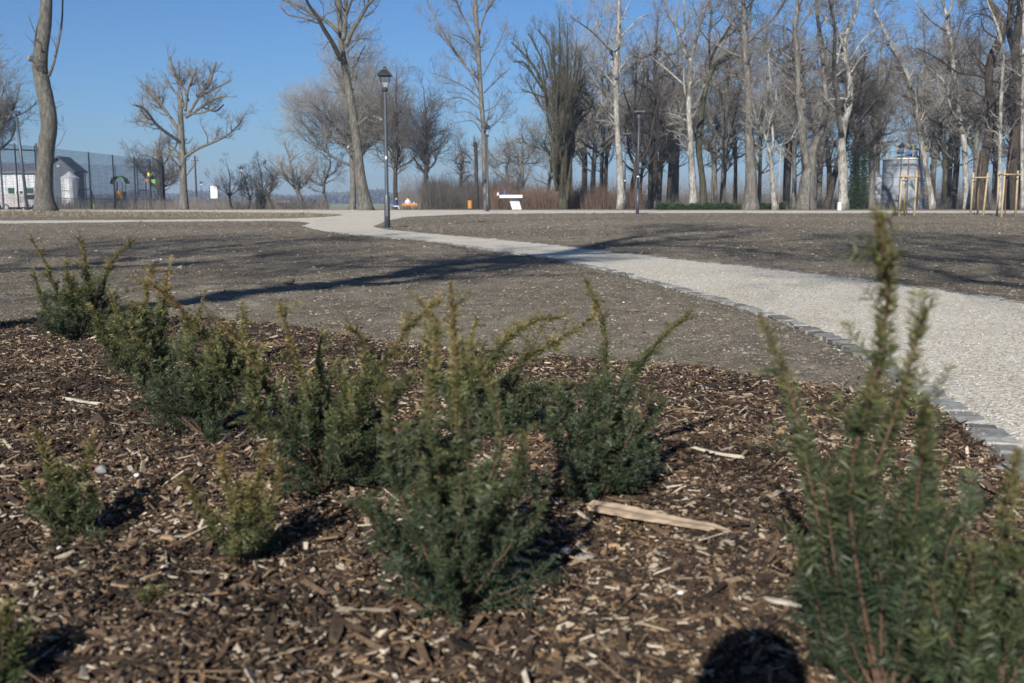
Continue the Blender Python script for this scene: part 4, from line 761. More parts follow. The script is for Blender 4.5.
def shrub(label, base_px, Hb, Wb, leaders, seed, nlow=16, lowlen=(.10, .22), density=1.0, tipcol=0.9, lowcol=0.1, nl=0.0165, step=0.0016, mid=(.06, .17), cap=46000, group=None, Y=None):
    """base_px ground pixel of the stem base; Hb, Wb metres of the dense lower body; leaders: pixel polylines with depth offset at the tip"""
    r = rg(seed); g0 = ground(*base_px) if Y is None else atd(base_px[0], base_px[1], Y); g0 = np.array(g0); g0[2] = float(bedh(np.array([g0[0]]), np.array([g0[1]]))[0]); Yb = g0[1]
    root = thing('yew_shrub', label, 'yew shrub', g0, group)
    P1 = []; R1 = []; K = 12
    for px, dy, rad in leaders:
        pts = [[*g0, rad]]
        for k, (u, v) in enumerate(px):
            q = atd(u, v, Yb + dy * (k + 1) / len(px)); pts.append([*q, rad * (1 - .75 * (k + 1) / len(px))])
        s = smooth(pts, K); P1.append(s[:, :3]); R1.append(s[:, 3])
    P1 = np.array(P1); R1 = np.array(R1); H = P1[:, :, 2].max() - g0[2]; Wb = Wb * 1.12
    # low spreading shoots of the body
    a = r.uniform(0, 2 * np.pi, nlow); el = r.uniform(.12, 1.45, nlow); L = r.uniform(.55, 1.0, nlow); P2 = np.zeros((nlow, K, 3))
    tip = np.stack([np.cos(a) * np.cos(el) * Wb / 2 * L, np.sin(a) * np.cos(el) * Wb / 2 * L, Hb * np.clip(np.sin(el), .2, 1) * L], 1)
    for k in range(K):
        t = k / (K - 1); P2[:, k] = g0 + tip * [1, 1, 1] * t + np.array([0, 0, .25]) * Hb * (t ** 1.5 - t) * np.cos(el)[:, None] * -1.0 * 0.6
    Hs = 1; P2 += np.cumsum(r.normal(0, .003, P2.shape), axis=1); R2 = np.full((nlow, 1), .0028) * np.linspace(1, .35, K)[None]
    PA = np.concatenate([P1, P2]); RA = np.concatenate([R1, R2])
    s1a, q1a = spawn(P1, R1, 44 * density, (.08, .64), (mid[0], mid[1] * 1.3), (16, 44), .2, 7, r, .5, .45, .06, nmin=3, cap=260, lenpow=.8)
    s1c, q1c = spawn(P1, R1, 75 * density, (.35, .99), (.3 * mid[0], mid[0] * .55), (30, 60), .10, 7, r, .5, .45, .06, nmin=3, cap=330)
    s1b, q1b = spawn(P2, R2, 44 * density, (.12, .97), (mid[0], mid[1] * 1.1), (20, 50), .2, 7, r, .55, .45, .06, nmin=3, cap=380)
    s1 = np.concatenate([s1a, s1c, s1b]); q1 = np.concatenate([q1a, q1c, q1b])
    s2, q2 = spawn(s1, q1, 30 * density, (.15, .9), (mid[0] * .45, mid[1] * .55), (32, 60), .06, 5, r, .6, .5, .05, nmin=1, cap=1300)
    sb = MB(); sb.add(*tubes(P1, R1, 6)); sb.add(*tubes(P2, R2, 5)); sb.add(*tubes(s1, np.maximum(q1 * .6, .0008), 4), 1); sb.add(*tubes(s2, np.maximum(q2 * .6, .0006), 3), 1); sb.build('stem', [M['yewstem'], M['yewshoot']], root, smooth_=True)
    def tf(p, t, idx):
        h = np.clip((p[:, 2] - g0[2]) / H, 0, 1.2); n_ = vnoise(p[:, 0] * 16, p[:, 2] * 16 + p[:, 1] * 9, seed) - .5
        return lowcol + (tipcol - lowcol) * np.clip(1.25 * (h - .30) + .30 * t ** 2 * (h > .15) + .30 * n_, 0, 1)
    nb = MB()
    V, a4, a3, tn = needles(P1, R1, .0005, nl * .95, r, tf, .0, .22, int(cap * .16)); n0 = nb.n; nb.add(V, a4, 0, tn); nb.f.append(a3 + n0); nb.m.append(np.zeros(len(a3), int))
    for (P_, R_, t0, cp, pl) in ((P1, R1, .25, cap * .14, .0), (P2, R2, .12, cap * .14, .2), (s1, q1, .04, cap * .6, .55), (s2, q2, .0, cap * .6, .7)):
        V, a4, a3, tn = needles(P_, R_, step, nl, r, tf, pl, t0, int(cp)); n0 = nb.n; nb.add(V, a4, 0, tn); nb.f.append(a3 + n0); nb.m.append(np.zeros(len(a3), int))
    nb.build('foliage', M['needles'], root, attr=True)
    return root
shrub('spreading yew shrub farthest left, with two long shoots splayed out against the bare soil', (80, 345), .36, .50, [([(60, 300), (45, 262), (31, 239)], -.05, .004), ([(88, 290), (84, 255), (79, 238)], .1, .0035), ([(98, 300), (112, 262), (136, 238)], .05, .0035), ([(55, 320), (42, 300), (34, 272)], .1, .003), ([(105, 315), (118, 295)], .1, .003), ([(72, 300), (66, 262)], -.1, .003)], 301, nlow=24, lowcol=.12)
shrub('low bushy yew directly behind the diagonal orange-tipped shoot at left', (150, 400), .36, .46, [([(140, 340), (146, 300), (150, 265)], .1, .0035), ([(158, 340), (166, 290), (168, 268)], .15, .0035), ([(132, 350), (120, 320), (108, 290)], .0, .003), ([(175, 350), (196, 320), (206, 290)], .1, .003), ([(118, 360), (100, 330), (92, 306)], -.1, .003)], 302, nlow=18, lowcol=.1)
shrub('yew with a long bent orange-tipped shoot rising to the left over a dark low body', (205, 450), .32, .42, [([(236, 400), (212, 350), (180, 308), (150, 283)], -.15, .0055), ([(165, 400), (150, 360), (130, 330)], .0, .003), ([(228, 390), (240, 340), (246, 318)], .1, .0035), ([(180, 420), (150, 400), (136, 380)], 0, .003), ([(212, 380), (216, 345)], .1, .003)], 303, nlow=24, lowcol=.05, tipcol=1.0)
shrub('broad fan-shaped yew left of centre, wider than it is tall, with olive upper shoots', (325, 506), .38, .50, [([(318, 430), (300, 370), (282, 312)], .0, .005), ([(345, 430), (380, 370), (412, 324), (438, 300)], .1, .005), ([(300, 440), (268, 390), (240, 340), (214, 325)], .0, .0045), ([(330, 420), (318, 370), (322, 335)], .2, .004), ([(350, 440), (366, 390), (362, 340), (348, 326)], -.1, .004), ([(310, 450), (262, 420), (250, 380), (252, 345)], -.1, .004), ([(345, 450), (395, 400), (416, 370)], .1, .0035)], 304, nlow=22, lowcol=.10, tipcol=.85, cap=62000, density=.85)
shrub('tallest central yew, dark blue-green below, with one upright reddish shoot', (456, 632), .44, .35, [([(450, 520), (456, 430), (455, 350), (450, 282)], .06, .006), ([(440, 520), (425, 440), (432, 370), (440, 330), (418, 300)], .1, .0045), ([(420, 540), (392, 470), (388, 410), (384, 360)], 0, .0035), ([(475, 520), (500, 450), (496, 400), (478, 360)], 0, .004), ([(490, 540), (520, 470), (522, 430)], -.05, .0035), ([(410, 560), (376, 520), (356, 500)], -.05, .003), ([(500, 560), (530, 530), (546, 500)], 0, .003)], 305, nlow=26, lowcol=.0, tipcol=.75, cap=70000, mid=(.055, .13), density=.8)
shrub('yew half hidden behind the tallest central one, its thin arm stretching right', (478, 440), .30, .36, [([(490, 400), (520, 365), (560, 340), (592, 318), (600, 305)], .05, .0035), ([(478, 390), (500, 350), (532, 322), (560, 318)], .15, .003), ([(470, 390), (470, 350), (476, 318)], .1, .003), ([(450, 400), (430, 360), (426, 330)], .1, .003), ([(500, 410), (540, 390), (570, 378)], .0, .003)], 306, nlow=16, lowcol=.12, cap=36000)
shrub('compact cone-shaped yew right of centre with two long bare shoots forming a V', (602, 506), .36, .42, [([(602, 440), (606, 380), (602, 320), (584, 278)], .05, .0045), ([(606, 450), (628, 390), (655, 345), (690, 314)], .05, .0042), ([(580, 450), (562, 410), (556, 385)], .0, .003), ([(630, 450), (652, 420), (664, 402)], .0, .003), ([(590, 430), (586, 385)], .1, .003), ([(618, 430), (622, 375)], .1, .003)], 307, nlow=30, lowcol=.02, tipcol=.66, cap=66000, mid=(.05, .13), density=.9)
shrub('large blurred yew in the right foreground with three tall bare red-brown stems', (885, 730), .44, .40, [([(862, 600), (850, 480), (880, 360), (888, 280), (876, 210)], -.12, .005), ([(880, 600), (868, 500), (900, 400), (924, 310)], -.08, .0045), ([(840, 620), (810, 480), (790, 390), (760, 314)], .1, .0042), ([(900, 640), (912, 540), (922, 450), (925, 400)], -.1, .0045), ([(930, 640), (950, 540), (970, 520)], 0, .004), ([(850, 640), (834, 560), (824, 480)], 0, .004), ([(920, 600), (960, 520), (990, 500)], .1, .004), ([(835, 660), (815, 600), (806, 540)], 0, .003), ([(885, 620), (890, 560), (905, 500), (930, 455)], -.05, .004), ([(900, 660), (940, 600), (975, 590)], .05, .0035), ([(870, 640), (866, 580), (874, 520)], .12, .0035)], 308, nlow=7, lowcol=.06, tipcol=.66, cap=36000, mid=(.09, .20), nl=.023, density=.24, Y=1.42)
shrub('blurred yew cut off by the lower right corner of the picture', (990, 760), .36, .42, [([(985, 640), (1000, 540), (1018, 450)], 0, .004), ([(1010, 620), (1040, 520), (1060, 440)], 0, .004), ([(960, 640), (968, 600), (960, 560)], 0, .004), ([(1020, 660), (1050, 600)], 0, .004), ([(940, 690), (920, 620), (930, 590)], 0, .003)], 309, nlow=7, lowcol=.1, tipcol=.66, cap=22000, mid=(.09, .19), nl=.022, density=.34, Y=1.36)
shrub('small thin olive yew standing alone at the left, short of the pale splinter', (68, 552), .24, .19, [([(60, 500), (48, 462), (36, 430)], 0, .003), ([(72, 500), (88, 460), (96, 430)], 0, .003), ([(68, 500), (66, 470)], 0, .003), ([(50, 520), (34, 495), (26, 480)], 0, .0025), ([(85, 520), (96, 490)], 0, .0025)], 310, nlow=10, lowcol=.22, tipcol=.80, cap=16000, mid=(.03, .08))
shrub('small upright yellowish yew beneath the broad fan-shaped one', (242, 578), .25, .20, [([(250, 520), (262, 470), (270, 442)], 0, .0032), ([(236, 520), (226, 480), (222, 450)], 0, .003), ([(220, 540), (196, 500), (184, 478)], 0, .003), ([(246, 520), (246, 480)], .03, .003), ([(262, 530), (276, 490), (280, 460)], 0, .003)], 311, nlow=9, lowcol=.34, tipcol=1.0, cap=16000, mid=(.03, .08))
shrub('yew sprig poking in at the lower left corner', (2, 700), .14, .14, [([(4, 650), (8, 605)], 0, .003), ([(-10, 650), (-16, 620)], 0, .003), ([(14, 660), (24, 630)], 0, .003)], 312, nlow=10, lowcol=.2, tipcol=.7, cap=10000, mid=(.03, .07))
shrub('tiny green sprig low in the mulch at the lower left', (160, 622), .035, .06, [([(152, 606)], 0, .0015), ([(168, 602)], 0, .0015), ([(178, 612)], 0, .0015)], 313, nlow=5, lowcol=.2, tipcol=.5, cap=1200, mid=(.012, .03))

# ------------------------------------------------------------------ single pieces lying on the mulch
def splinter(label, A, B, wd, th, m, seed, name='wood_splinter', cat='wood piece', lift=.012):
    r = rg(seed); a = ground(*A); c = ground(*B); a[2] = bedh(a[:1], a[1:2])[0] + lift; c[2] = bedh(c[:1], c[1:2])[0] + lift; n = 26; b = MB(); ridge = None; d = c - a; L = np.linalg.norm(d); d /= L; s = np.cross(d, [0, 0, 1]); s /= np.linalg.norm(s); u = np.cross(s, d)
    V = []; m_ = 11; ridge = r.uniform(.62, 1.2, m_); bl = r.uniform(-1, 1, m_)
    for k in range(n):
        t = k / (n - 1); w_ = wd / 2 * (.75 + .35 * math.sin(2.6 * t + .4)) * (1 - .5 * t ** 3) * (1 - .35 * (1 - t) ** 6); h_ = th / 2 * (.8 + .2 * math.sin(5 * t + seed)); ctr = a + (c - a) * t + u * (.004 * math.sin(3 * t + seed)) + s * wd * .15 * math.sin(2.3 * t + seed)
        if k in (0, n - 1): w_ *= .3; h_ *= .2
        for i in range(m_):
            an = 2 * math.pi * i / m_; q_ = ridge[i] * (1 + .05 * r.normal()); V.append(ctr + d * (bl[i] * .02 * L * (1 if k in (0, 1, n - 2, n - 1) else 0) * 4 * th / .02) + s * w_ * math.cos(an) * q_ + u * h_ * math.sin(an) * q_)
    f = [[k * m_ + i, k * m_ + (i + 1) % m_, (k + 1) * m_ + (i + 1) % m_, (k + 1) * m_ + i] for k in range(n - 1) for i in range(m_)]
    b.add(V, f); o = b.build(name, m); return tag(o, label, cat)
M['splint'] = worn('splintered_wood', (0.31, 0.235, 0.165), .8, .35, 14)
M['splint2'] = worn('weathered_wood', (0.34, 0.30, 0.24), .8, .3, 18)
splinter('largest pale split log piece lying right of the cone-shaped yew', (594, 529), (722, 560), .052, .026, M['splint'], 1, lift=.026)
splinter('pale splinter lying alone at the left, level with the dark low yews', (64, 406), (101, 413), .026, .016, M['splint2'], 2, lift=.022)
splinter('pale flat splinter in the mulch above the largest split log piece', (692, 471), (742, 477), .028, .012, M['splint2'], 3, lift=.022)
splinter('whitish stick at the bottom beside the round head shadow', (762, 634), (800, 642), .022, .012, M['splint2'], 5, lift=.022)
splinter('thin bent brown stick leaning below the broad fan-shaped yew', (217, 447), (237, 420), .009, .009, M['splint'], 6)
splinter('long thin pale stick on the far edge of the mulch bed', (396, 346), (424, 349), .012, .006, M['splint2'], 7)
splinter('dark upright bark shard at the bottom left of centre', (332, 672), (340, 640), .026, .014, M['chips'], 8, name='bark_shard', cat='bark shard')
splinter('dark shard of bark near the bottom, right of the largest split log piece', (686, 625), (700, 598), .022, .012, M['chips'], 9, name='bark_shard', cat='bark shard')
def stone(label, px, wd, m, seed, flat=.5, name='stone'):
    r = rg(seed); g_ = ground(*px); g_[2] = bedh(g_[:1], g_[1:2])[0] if inside(BED, g_[:1], g_[1:2])[0] else interp_ground(g_[:1], g_[1:2])[0]
    rows = 7; m_ = 10; V = []
    for i in range(rows):
        ph = math.pi * i / (rows - 1)
        for j in range(m_):
            th = 2 * math.pi * j / m_; d = np.array([math.sin(ph) * math.cos(th), math.sin(ph) * math.sin(th) * .75, math.cos(ph) * flat]); q = 1 + .55 * float(vnoise(np.array(d[0] * 1.8 + seed), np.array(d[1] * 1.8 + d[2] * 2), seed)) - .27; V.append(g_ + [0, 0, .010 + wd * flat * .4] + d * q * wd / 2)
    f = [[i * m_ + j, i * m_ + (j + 1) % m_, (i + 1) * m_ + (j + 1) % m_, (i + 1) * m_ + j] for i in range(rows - 1) for j in range(m_)]
    b = MB(); b.add(V, f); o = b.build(name, m); return tag(o, label, 'stone')
M['st_y'] = worn('ochre_stone', (0.30, 0.20, 0.11), .8, .2, 40); M['st_g'] = worn('grey_stone', (0.17, 0.165, 0.16), .8, .25, 40); M['st_p'] = worn('pink_stone', (0.22, 0.185, 0.155), .8, .2, 40); M['st_w'] = worn('white_stone', (0.60, 0.59, 0.56), .7, .1, 40)
for lb, px, wd, m_, fl in [('pale yellow stone near the left stem of the big right yew', (780, 441), .035, 'st_y', .5), ('flat pinkish stone below the largest split log piece', (586, 576), .042, 'st_p', .35), ('ochre stone just right of the flat pinkish stone', (614, 563), .030, 'st_y', .45), ('grey stone left of the flat pinkish stone', (566, 568), .03, 'st_g', .5),
    ('bluish grey stone on the mulch just short of the bare soil at the right', (705, 400), .038, 'st_g', .5), ('oval cream stone left of the cone-shaped yew', (547, 399), .038, 'st_y', .3), ('grey stone right of the small thin olive yew', (103, 491), .038, 'st_g', .7), ('ochre stone between the two small olive yews', (168, 558), .036, 'st_y', .5), ('bright white pebble right of the grey stone beside the small thin yew', (138, 492), .018, 'st_w', .6),
    ('bright white pebble below the small thin olive yew', (60, 563), .014, 'st_w', .6), ('bright white pebble left of the small yellowish yew foot', (165, 583), .014, 'st_w', .6), ('bright white pebble at left beneath the pale splinter', (49, 340 + 0), .02, 'st_w', .6), ('flat grey stone slab fragment right of the pale flat splinter', (726, 572), .035, 'st_p', .4), ('grey stone fallen beside the kerb near the right edge', (1003, 485), .045, 'st_g', .45), ('white pebble near the bottom below the dark bark shard', (680, 619), .013, 'st_w', .6), ('brown stone in the mulch below the oval cream stone', (614, 420), .028, 'st_p', .5), ('dark clod on the bare soil by the thick tree shadow', (289, 288), .12, 'soil', .5), ('grey stone at the foot of the poplar trunk at far left', (56, 209), .8, 'st_y', .5)]:
    if 'poplar' in lb: o = stone('pale boulder-like lump at the foot of the thick poplar', (56.5, 211.2), .32, M['st_g'], 77, .6)
    else: stone(lb, px, wd, M[m_], len(lb) + int(px[0]), fl)
# ------------------------------------------------------------------ fallen leaves and debris near the kerb

# ================================================================== OBJECTS
def lantern_lamp(label, px, Y, H, s=1.0, group='lantern street lamps', zb=None):
    c = colx(px, Y); t = thing('street_lamp', label, 'street lamp', c, group); x, y, z = c
    b = MB(); b.lathe((x, y, z), [(.001, -.05), (.085, -.05), (.085, .9), (.062, .95), (.058, 1.0), (.040, H - .75), (.04, H - .66), (.0, H - .66)], 16); b.build('pole', M['pole'], t, True)
    b = MB(); b.box((x, y, z + .012), (.34, .34, .024)); 
    for sx in (-1, 1):
        for sy in (-1, 1): b.lathe((x + .13 * sx, y + .13 * sy, z + .02), [(.001, .05), (.018, .05), (.018, 0)], 8)
    b.build('base_plate', M['pole'], t)
    b = MB(); b.box((x, y - .087, z + .55), (.075, .01, .38)); b.build('service_hatch', M['pole'], t)
    b = MB(); z0 = z + H - .66; b.lathe((x, y, z0), [(.001, -.03), (.075, -.03), (.09, .01), (.075, .05), (.05, .07), (.05, .09)], 12)
    for sx in (-1, 1):
        for sy in (-1, 1): b.tube([(x + .065 * sx, y + .065 * sy, z0 + .06), (x + .15 * sx, y + .15 * sy, z0 + .40)], .008, 5)
    for q, zz in ((.066, .06), (.15, .40)):
        for a in range(4):
            an = a * math.pi / 2; b.box((x + q * math.cos(an), y + q * math.sin(an), z0 + zz), (.013, 2 * q, .013), an)
    b.build('lantern_frame', M['black'], t)
    b = MB(); q0, q1 = .062, .145; V = [(x + sx * q, y + sy * q, z0 + zz) for q, zz in ((q0, .065), (q1, .395)) for sx, sy in ((-1, -1), (1, -1), (1, 1), (-1, 1))]
    b.add(V, [[0, 1, 5, 4], [1, 2, 6, 5], [2, 3, 7, 6], [3, 0, 4, 7]]); b.build('lantern_glass', M['glass'], t)
    b = MB(); V = []
    prof = [(.20, .405), (.205, .43), (.15, .50), (.085, .57), (.05, .60), (.045, .63), (.001, .635)]
    for q, zz in [(.001, .405)] + prof: V += [(x + sx * q, y + sy * q, z0 + zz) for sx, sy in ((-1, -1), (1, -1), (1, 1), (-1, 1))]
    b.add(V, [[k * 4 + i, k * 4 + (i + 1) % 4, (k + 1) * 4 + (i + 1) % 4, (k + 1) * 4 + i] for k in range(len(prof)) for i in range(4)])
    b.lathe((x, y, z0 + .62), [(.001, 0), (.03, .0), (.055, .025), (.03, .05), (.001, .055)], 10); b.build('lantern_roof', M['black'], t)
    if px == 387:
        b = MB(); b.box((x, y - .052, z + 2.05), (.05, .004, .09)); b.build('number_plate', M['white'], t)
    if s != 1: t.scale = (s,) * 3
    return t
lantern_lamp('nearest and tallest-looking lantern lamp, standing on the path edge', 387, 29.6, 4.62)
lantern_lamp('lantern lamp just right of the slender poplar, near the orange bin', 487.5, 54, 4.62)
lantern_lamp('lantern lamp standing in front of the round tank', 899, 66, 4.3)
lantern_lamp('lantern lamp seen through the ball net, right of the grain silo', 87, 105, 4.2)
lantern_lamp('lantern lamp among the small tufted trees at left', 242.5, 100, 4.4)
lantern_lamp('small distant lantern lamp between the utility pole and the white board', 202, 150, 4.2)
def flat_lamp(label, px, Y, H, lean=0, head=1):
    c = colx(px, Y); t = thing('park_lamp', label, 'street lamp', c, 'flat-topped park lamps'); x, y, z = c
    b = MB(); b.tube([(x, y, z - .05), (x, y, z + 1.2)], .075, 12); b.tube([(x, y, z + 1.2), (x + lean, y, z + H)], [.055, .042], 12); b.build('pole', M['pole'], t, True)
    if head: b = MB(); b.box((x + lean, y, z + H + .03), (.52, .52, .07)); b.box((x + lean, y, z + H - .03), (.2, .2, .07)); b.lathe((x + lean, y, z + H - .28), [(.001, 0), (.09, 0), (.09, .24)], 12); b.build('lamp_head', M['pole'], t)
    b = MB(); b.box((x, y, z + .01), (.3, .3, .03)); b.build('base_plate', M['pole'], t)
    b = MB(); b.lathe((x, y, z + 1.75), [(.062, 0), (.062, .06)], 12); b.build('white_band', M['white'], t)
    return t
flat_lamp('taller flat-topped lamp in front of the dark Y-forked tree', 637.5, 48, 4.75)
flat_lamp('shorter flat-topped lamp just right of the straight white-barked tree', 624.5, 62, 4.55)
def pole_thing(name, label, cat, px, Y, H, r0, m, lean=0, arms=None, group=None):
    c = colx(px, Y); t = thing(name, label, cat, c, group); x, y, z = c; b = MB(); b.tube([(x, y, z - .1), (x + lean, y, z + H)], [r0, r0 * .75], 10); b.build('pole', m, t, True)
    for (zz, L_, rr) in (arms or []): b = MB(); b.tube([(x - L_ / 2 + lean, y, z + zz), (x + L_ / 2 + lean, y, z + zz)], rr, 6); b.build('crossarm', m, t)
    return t
t = pole_thing('floodlight_pole', 'leaning dark floodlight pole standing left of the thick poplar', 'floodlight pole', 27.3, 58, 5.6, .09, M['pole'], lean=-.28)
c = colx(27.3, 58); b = MB(); b.box((c[0] - .28, 57.9, c[2] + 5.5), (.5, .25, .12), 0, 0, .3); b.build('floodlight', M['pole'], t)
pole_thing('utility_pole', 'dark utility pole with a crossarm right of the pollarded tree', 'utility pole', 197, 125, 6.6, .13, M['bark_brown'], arms=[(6.0, 1.0, .04), (5.6, .5, .03)])
pole_thing('sapling_pole', 'slender greenish young tree pole beside the small slim white-barked tree', 'pole', 778.5, 59, 3.6, .02, M['stake'])
pole_thing('thin_post', 'thin dark blue post in front of the massive forked trunk', 'post', 809.5, 58, 2.2, .035, M['pole'])
# ---- staked saplings
def staked(label, pts, ring_v, Y, sap, seed, lean=0):
    r = rg(seed); c = colx(sap, Y); t = thing('staked_sapling', label, 'young tree', c, 'staked saplings on the bare soil'); cz = c[2]; tops = []
    for (ub, ut, vt, dy) in pts:
        a = colx(ub, Y + dy); q = atd(ut, vt, Y + dy * .4); b = MB(); b.tube([a - [0, 0, .08], q], [.045, .042], 9); b.build('stake', M['stake'], t, True); tops.append((a, q))
    zr = atd(sap, ring_v, Y)[2]; R_ = []
    for a, q in tops: k = (zr - a[2]) / (q[2] - a[2]); R_.append(a + (q - a) * k)
    for i in range(len(R_)):
        p0, p1 = R_[i], R_[(i + 1) % len(R_)]; d = (p1 - p0) / np.linalg.norm(p1 - p0); b = MB(); b.tube([p0 - d * .09 + [0, -.05, 0], p1 + d * .09 + [0, -.05, 0]], .032, 7); b.build('cross_rail', M['stake'], t, True)
    ctr = np.mean(R_, 0)
    b = MB(); b.tube([R_[0] - [0, .05, .18], ctr - [0, 0, .20], R_[1 % len(R_)] - [0, .05, .18]], .022, 6); b.build('tie_strap', M['black'], t)
    H = r.uniform(4.2, 5.0); s = smooth([[ctr[0] + .03, ctr[1], cz - .05, .03], [ctr[0], ctr[1], cz + 1.5, .026], [ctr[0] + lean * .6, ctr[1], cz + 3, .016], [ctr[0] + lean, ctr[1], cz + H, .005]], 14)
    b = MB(); b.tube(s[:, :3], s[:, 3], 7); c1, r1 = spawn(s[None, :, :3], s[None, :, 3], 5, (.45, 1), (.4, 1.1), (20, 45), .35, 5, r, .5, .4); c2, r2 = spawn(c1, r1, 4, (.2, 1), (.15, .45), (20, 50), .3, 4, r, .6, .5); b.add(*tubes(c1, np.maximum(r1, .006), 4)); b.add(*tubes(c2, np.maximum(r2, .004), 3)); b.build('sapling', M['twig_red'], t)
    return t
staked('staked sapling in a pale timber tripod in front of the round tank', [(899.5, 902, 171.5, -.3), (904.5, 906, 171, .9), (914.5, 916.8, 171, -.3)], 176.5, 45, 907, 1)
staked('staked sapling beside the sinuous dark trunk, middle one of three', [(971, 973.5, 172.5, .3), (983.5, 988, 172.5, -.3), (978, 979.5, 174, 1.0)], 177.5, 46.5, 979, 2)
staked('rightmost staked sapling, its pale tripod in front of the thick dark trunk', [(1002, 1005, 169.5, -.5), (1016, 1018, 170.5, .3), (997.5, 999, 171, .8)], 174.5, 44, 1008, 3, lean=.2)
# ---- round tank
c = colx(902, 80); t = thing('storage_tank', 'round grey metal tank with a yellow railing on its roof', 'tank', c); x, y, z = c; b = MB(); H = 4.1; Rr = 1.6; prof = [(.001, 0)]
for k in range(6): prof += [(Rr, H * k / 6 + .02), (Rr, H * (k + 1) / 6 - .03), (Rr + .03, H * (k + 1) / 6 - .02), (Rr + .03, H * (k + 1) / 6)]
b.lathe((x, y, z - .1), prof + [(Rr - .05, H + .02), (.001, H + .35)], 48); M['tankm'] = worn('tank_sheet', (0.215, 0.24, 0.27), .6, .35, .8); b.build('tank_shell', M['tankm'], t)
b = MB(); b.lathe((x, y, z - .1 + H), [(Rr + .03, -.03), (Rr + .09, -.03), (Rr + .09, .07), (Rr + .03, .07)], 48); b.build('rim', M['white'], t)
b = MB()
for k in range(16):
    a = 2 * math.pi * k / 16; b.tube([(x + (Rr - .02) * math.cos(a), y + (Rr - .02) * math.sin(a), z + H - .05), (x + (Rr - .02) * math.cos(a), y + (Rr - .02) * math.sin(a), z + H + .95)], .028, 5)
for hh in (.5, .95): b.tube([(x + (Rr - .02) * math.cos(a), y + (Rr - .02) * math.sin(a), z + H + hh) for a in np.linspace(math.pi * .75, math.pi * 1.65, 22)], .028, 5)
M['yellowp'] = worn('yellow_paint', (0.33, 0.27, 0.14), .6, .15, 4); b.build('railing', M['yellowp'], t)
M['blue'] = worn('blue_paint', (0.03, 0.11, 0.33), .5, .15, 5)
b = MB(); b.box((x - .1, y - .7, z + H + .45), (1.4, .5, .32)); b.box((x + .2, y - .5, z + H + .2), (.3, .3, .5)); b.build('blue_motor', M['blue'], t)
b = MB(); b.tube([(x + .5, y - Rr - .1, z - .1), (x + .5, y - Rr - .1, z + H + 1.3), (x + .52, y - Rr - .1, z + 8.2)], .04, 7); b.build('standpipe', worn('rusty_pipe', (0.16, 0.09, 0.06), .8, .3, 4), t, True)
b = MB()
for k in range(11): b.box((x + 1.2, y - 1.2, z + .4 * k + .2), (.36, .03, .03))
for sx in (-.18, .18): b.tube([(x + 1.2 + sx, y - 1.2, z), (x + 1.2 + sx, y - 1.2, z + H + .8)], .02, 5)
b.build('ladder', M['steel'], t)
# second low silo shape behind the ivy
c = colx(874, 110); b = MB(); b.lathe((c[0], c[1], c[2] - .1), [(.001, 0), (1.0, 0), (1.0, 3.6), (.001, 4.3)], 24); tag(b.build('small_silo', M['steel']), 'small grey cylinder silo half hidden behind the plain grey trunk', 'silo')
# ---- litter bins, post and barrier
def bin_(label, px, Y, m):
    c = colx(px, Y); t = thing('litter_bin', label, 'litter bin', c); b = MB(); b.lathe((c[0], c[1], c[2] + .1), [(.001, 0), (.16, 0), (.17, .56), (.18, .58), (.15, .58), (.14, .3), (.001, .3)], 16); b.build('bin_body', m, t)
    b = MB(); b.tube([c, c + [0, 0, .12]], .05, 8); b.tube([c + [.21, 0, 0], c + [.21, 0, .75]], .025, 8); b.build('stand', M['black'], t)
bin_('orange slatted litter bin left of the slender poplar', 470, 74, M['orange'])
c = colx(839.5, 58); t = thing('bollard', 'short white post in front of the pale grey-white tree', 'bollard', c); b = MB(); b.lathe(c, [(.001, 0), (.13, 0), (.125, .42), (.10, .47), (.001, .48)], 14); b.build('post', M['white'], t); b = MB(); b.lathe(c + [0, 0, .33], [(.128, 0), (.128, .05)], 14); b.build('band', M['concrete'], t)
t = thing('barrier', 'low road barrier with an orange end right of the round tank', 'barrier', colx(930, 80)); c0 = colx(920, 80); c1 = colx(931.5, 80); b = MB(); b.tube([c0 + [0, 0, .75], c1 + [0, 0, .75]], .045, 6); b.build('rail', M['concrete'], t)
b = MB(); b.box(c1 + [0, 0, .45], (.16, .12, .95)); b.build('end_post', M['orange'], t); b = MB(); b.tube([c0, c0 + [0, 0, .8]], .05, 6); b.build('post', M['concrete'], t)
c = colx(954, 72); b = MB(); b.box(c + [0, 0, .3], (.18, .18, .75)); b.box(c + [0, 0, .7], (.24, .24, .06)); tag(b.build('bollard', M['black']), 'short black square bollard between the two leaning birches', 'bollard')
# ---- white plinth (table on a slanting pedestal)
Y = 64; c = colx(513, Y); t = thing('plinth_table', 'white slab on a slanted wedge pedestal in front of the reddish thicket', 'table', c)
def prism_px(b, px, Y0, d, mt=0):
    P = [atd(u, v, Y0) for u, v in px]; n = len(P); Q = [p + [0, d, 0] for p in P]; b.add(P + Q, [[i, (i + 1) % n, n + (i + 1) % n, n + i] for i in range(n)], mt)
    b.f.append(np.array([list(range(n))[::-1]]) + b.n - 2 * n); b.m.append(np.array([mt])); b.f.append(np.array([list(range(n, 2 * n))]) + b.n - 2 * n); b.m.append(np.array([mt]))
b = MB(); prism_px(b, [(499.5, 194.9), (522.5, 194.9), (522.5, 197.9), (499.5, 197.9)], Y - .5, 1.2); b.build('slab', M['white'], t)
b = MB(); prism_px(b, [(508.8, 197.9), (518, 197.9), (522.5, 212), (513, 212)], Y - .1, .5); b.build('pedestal', M['white'], t)
b = MB(); prism_px(b, [(516.3, 198), (517, 198), (517, 212), (516.3, 212)], Y - .16, .05); b.build('drain_groove', M['concrete'], t)
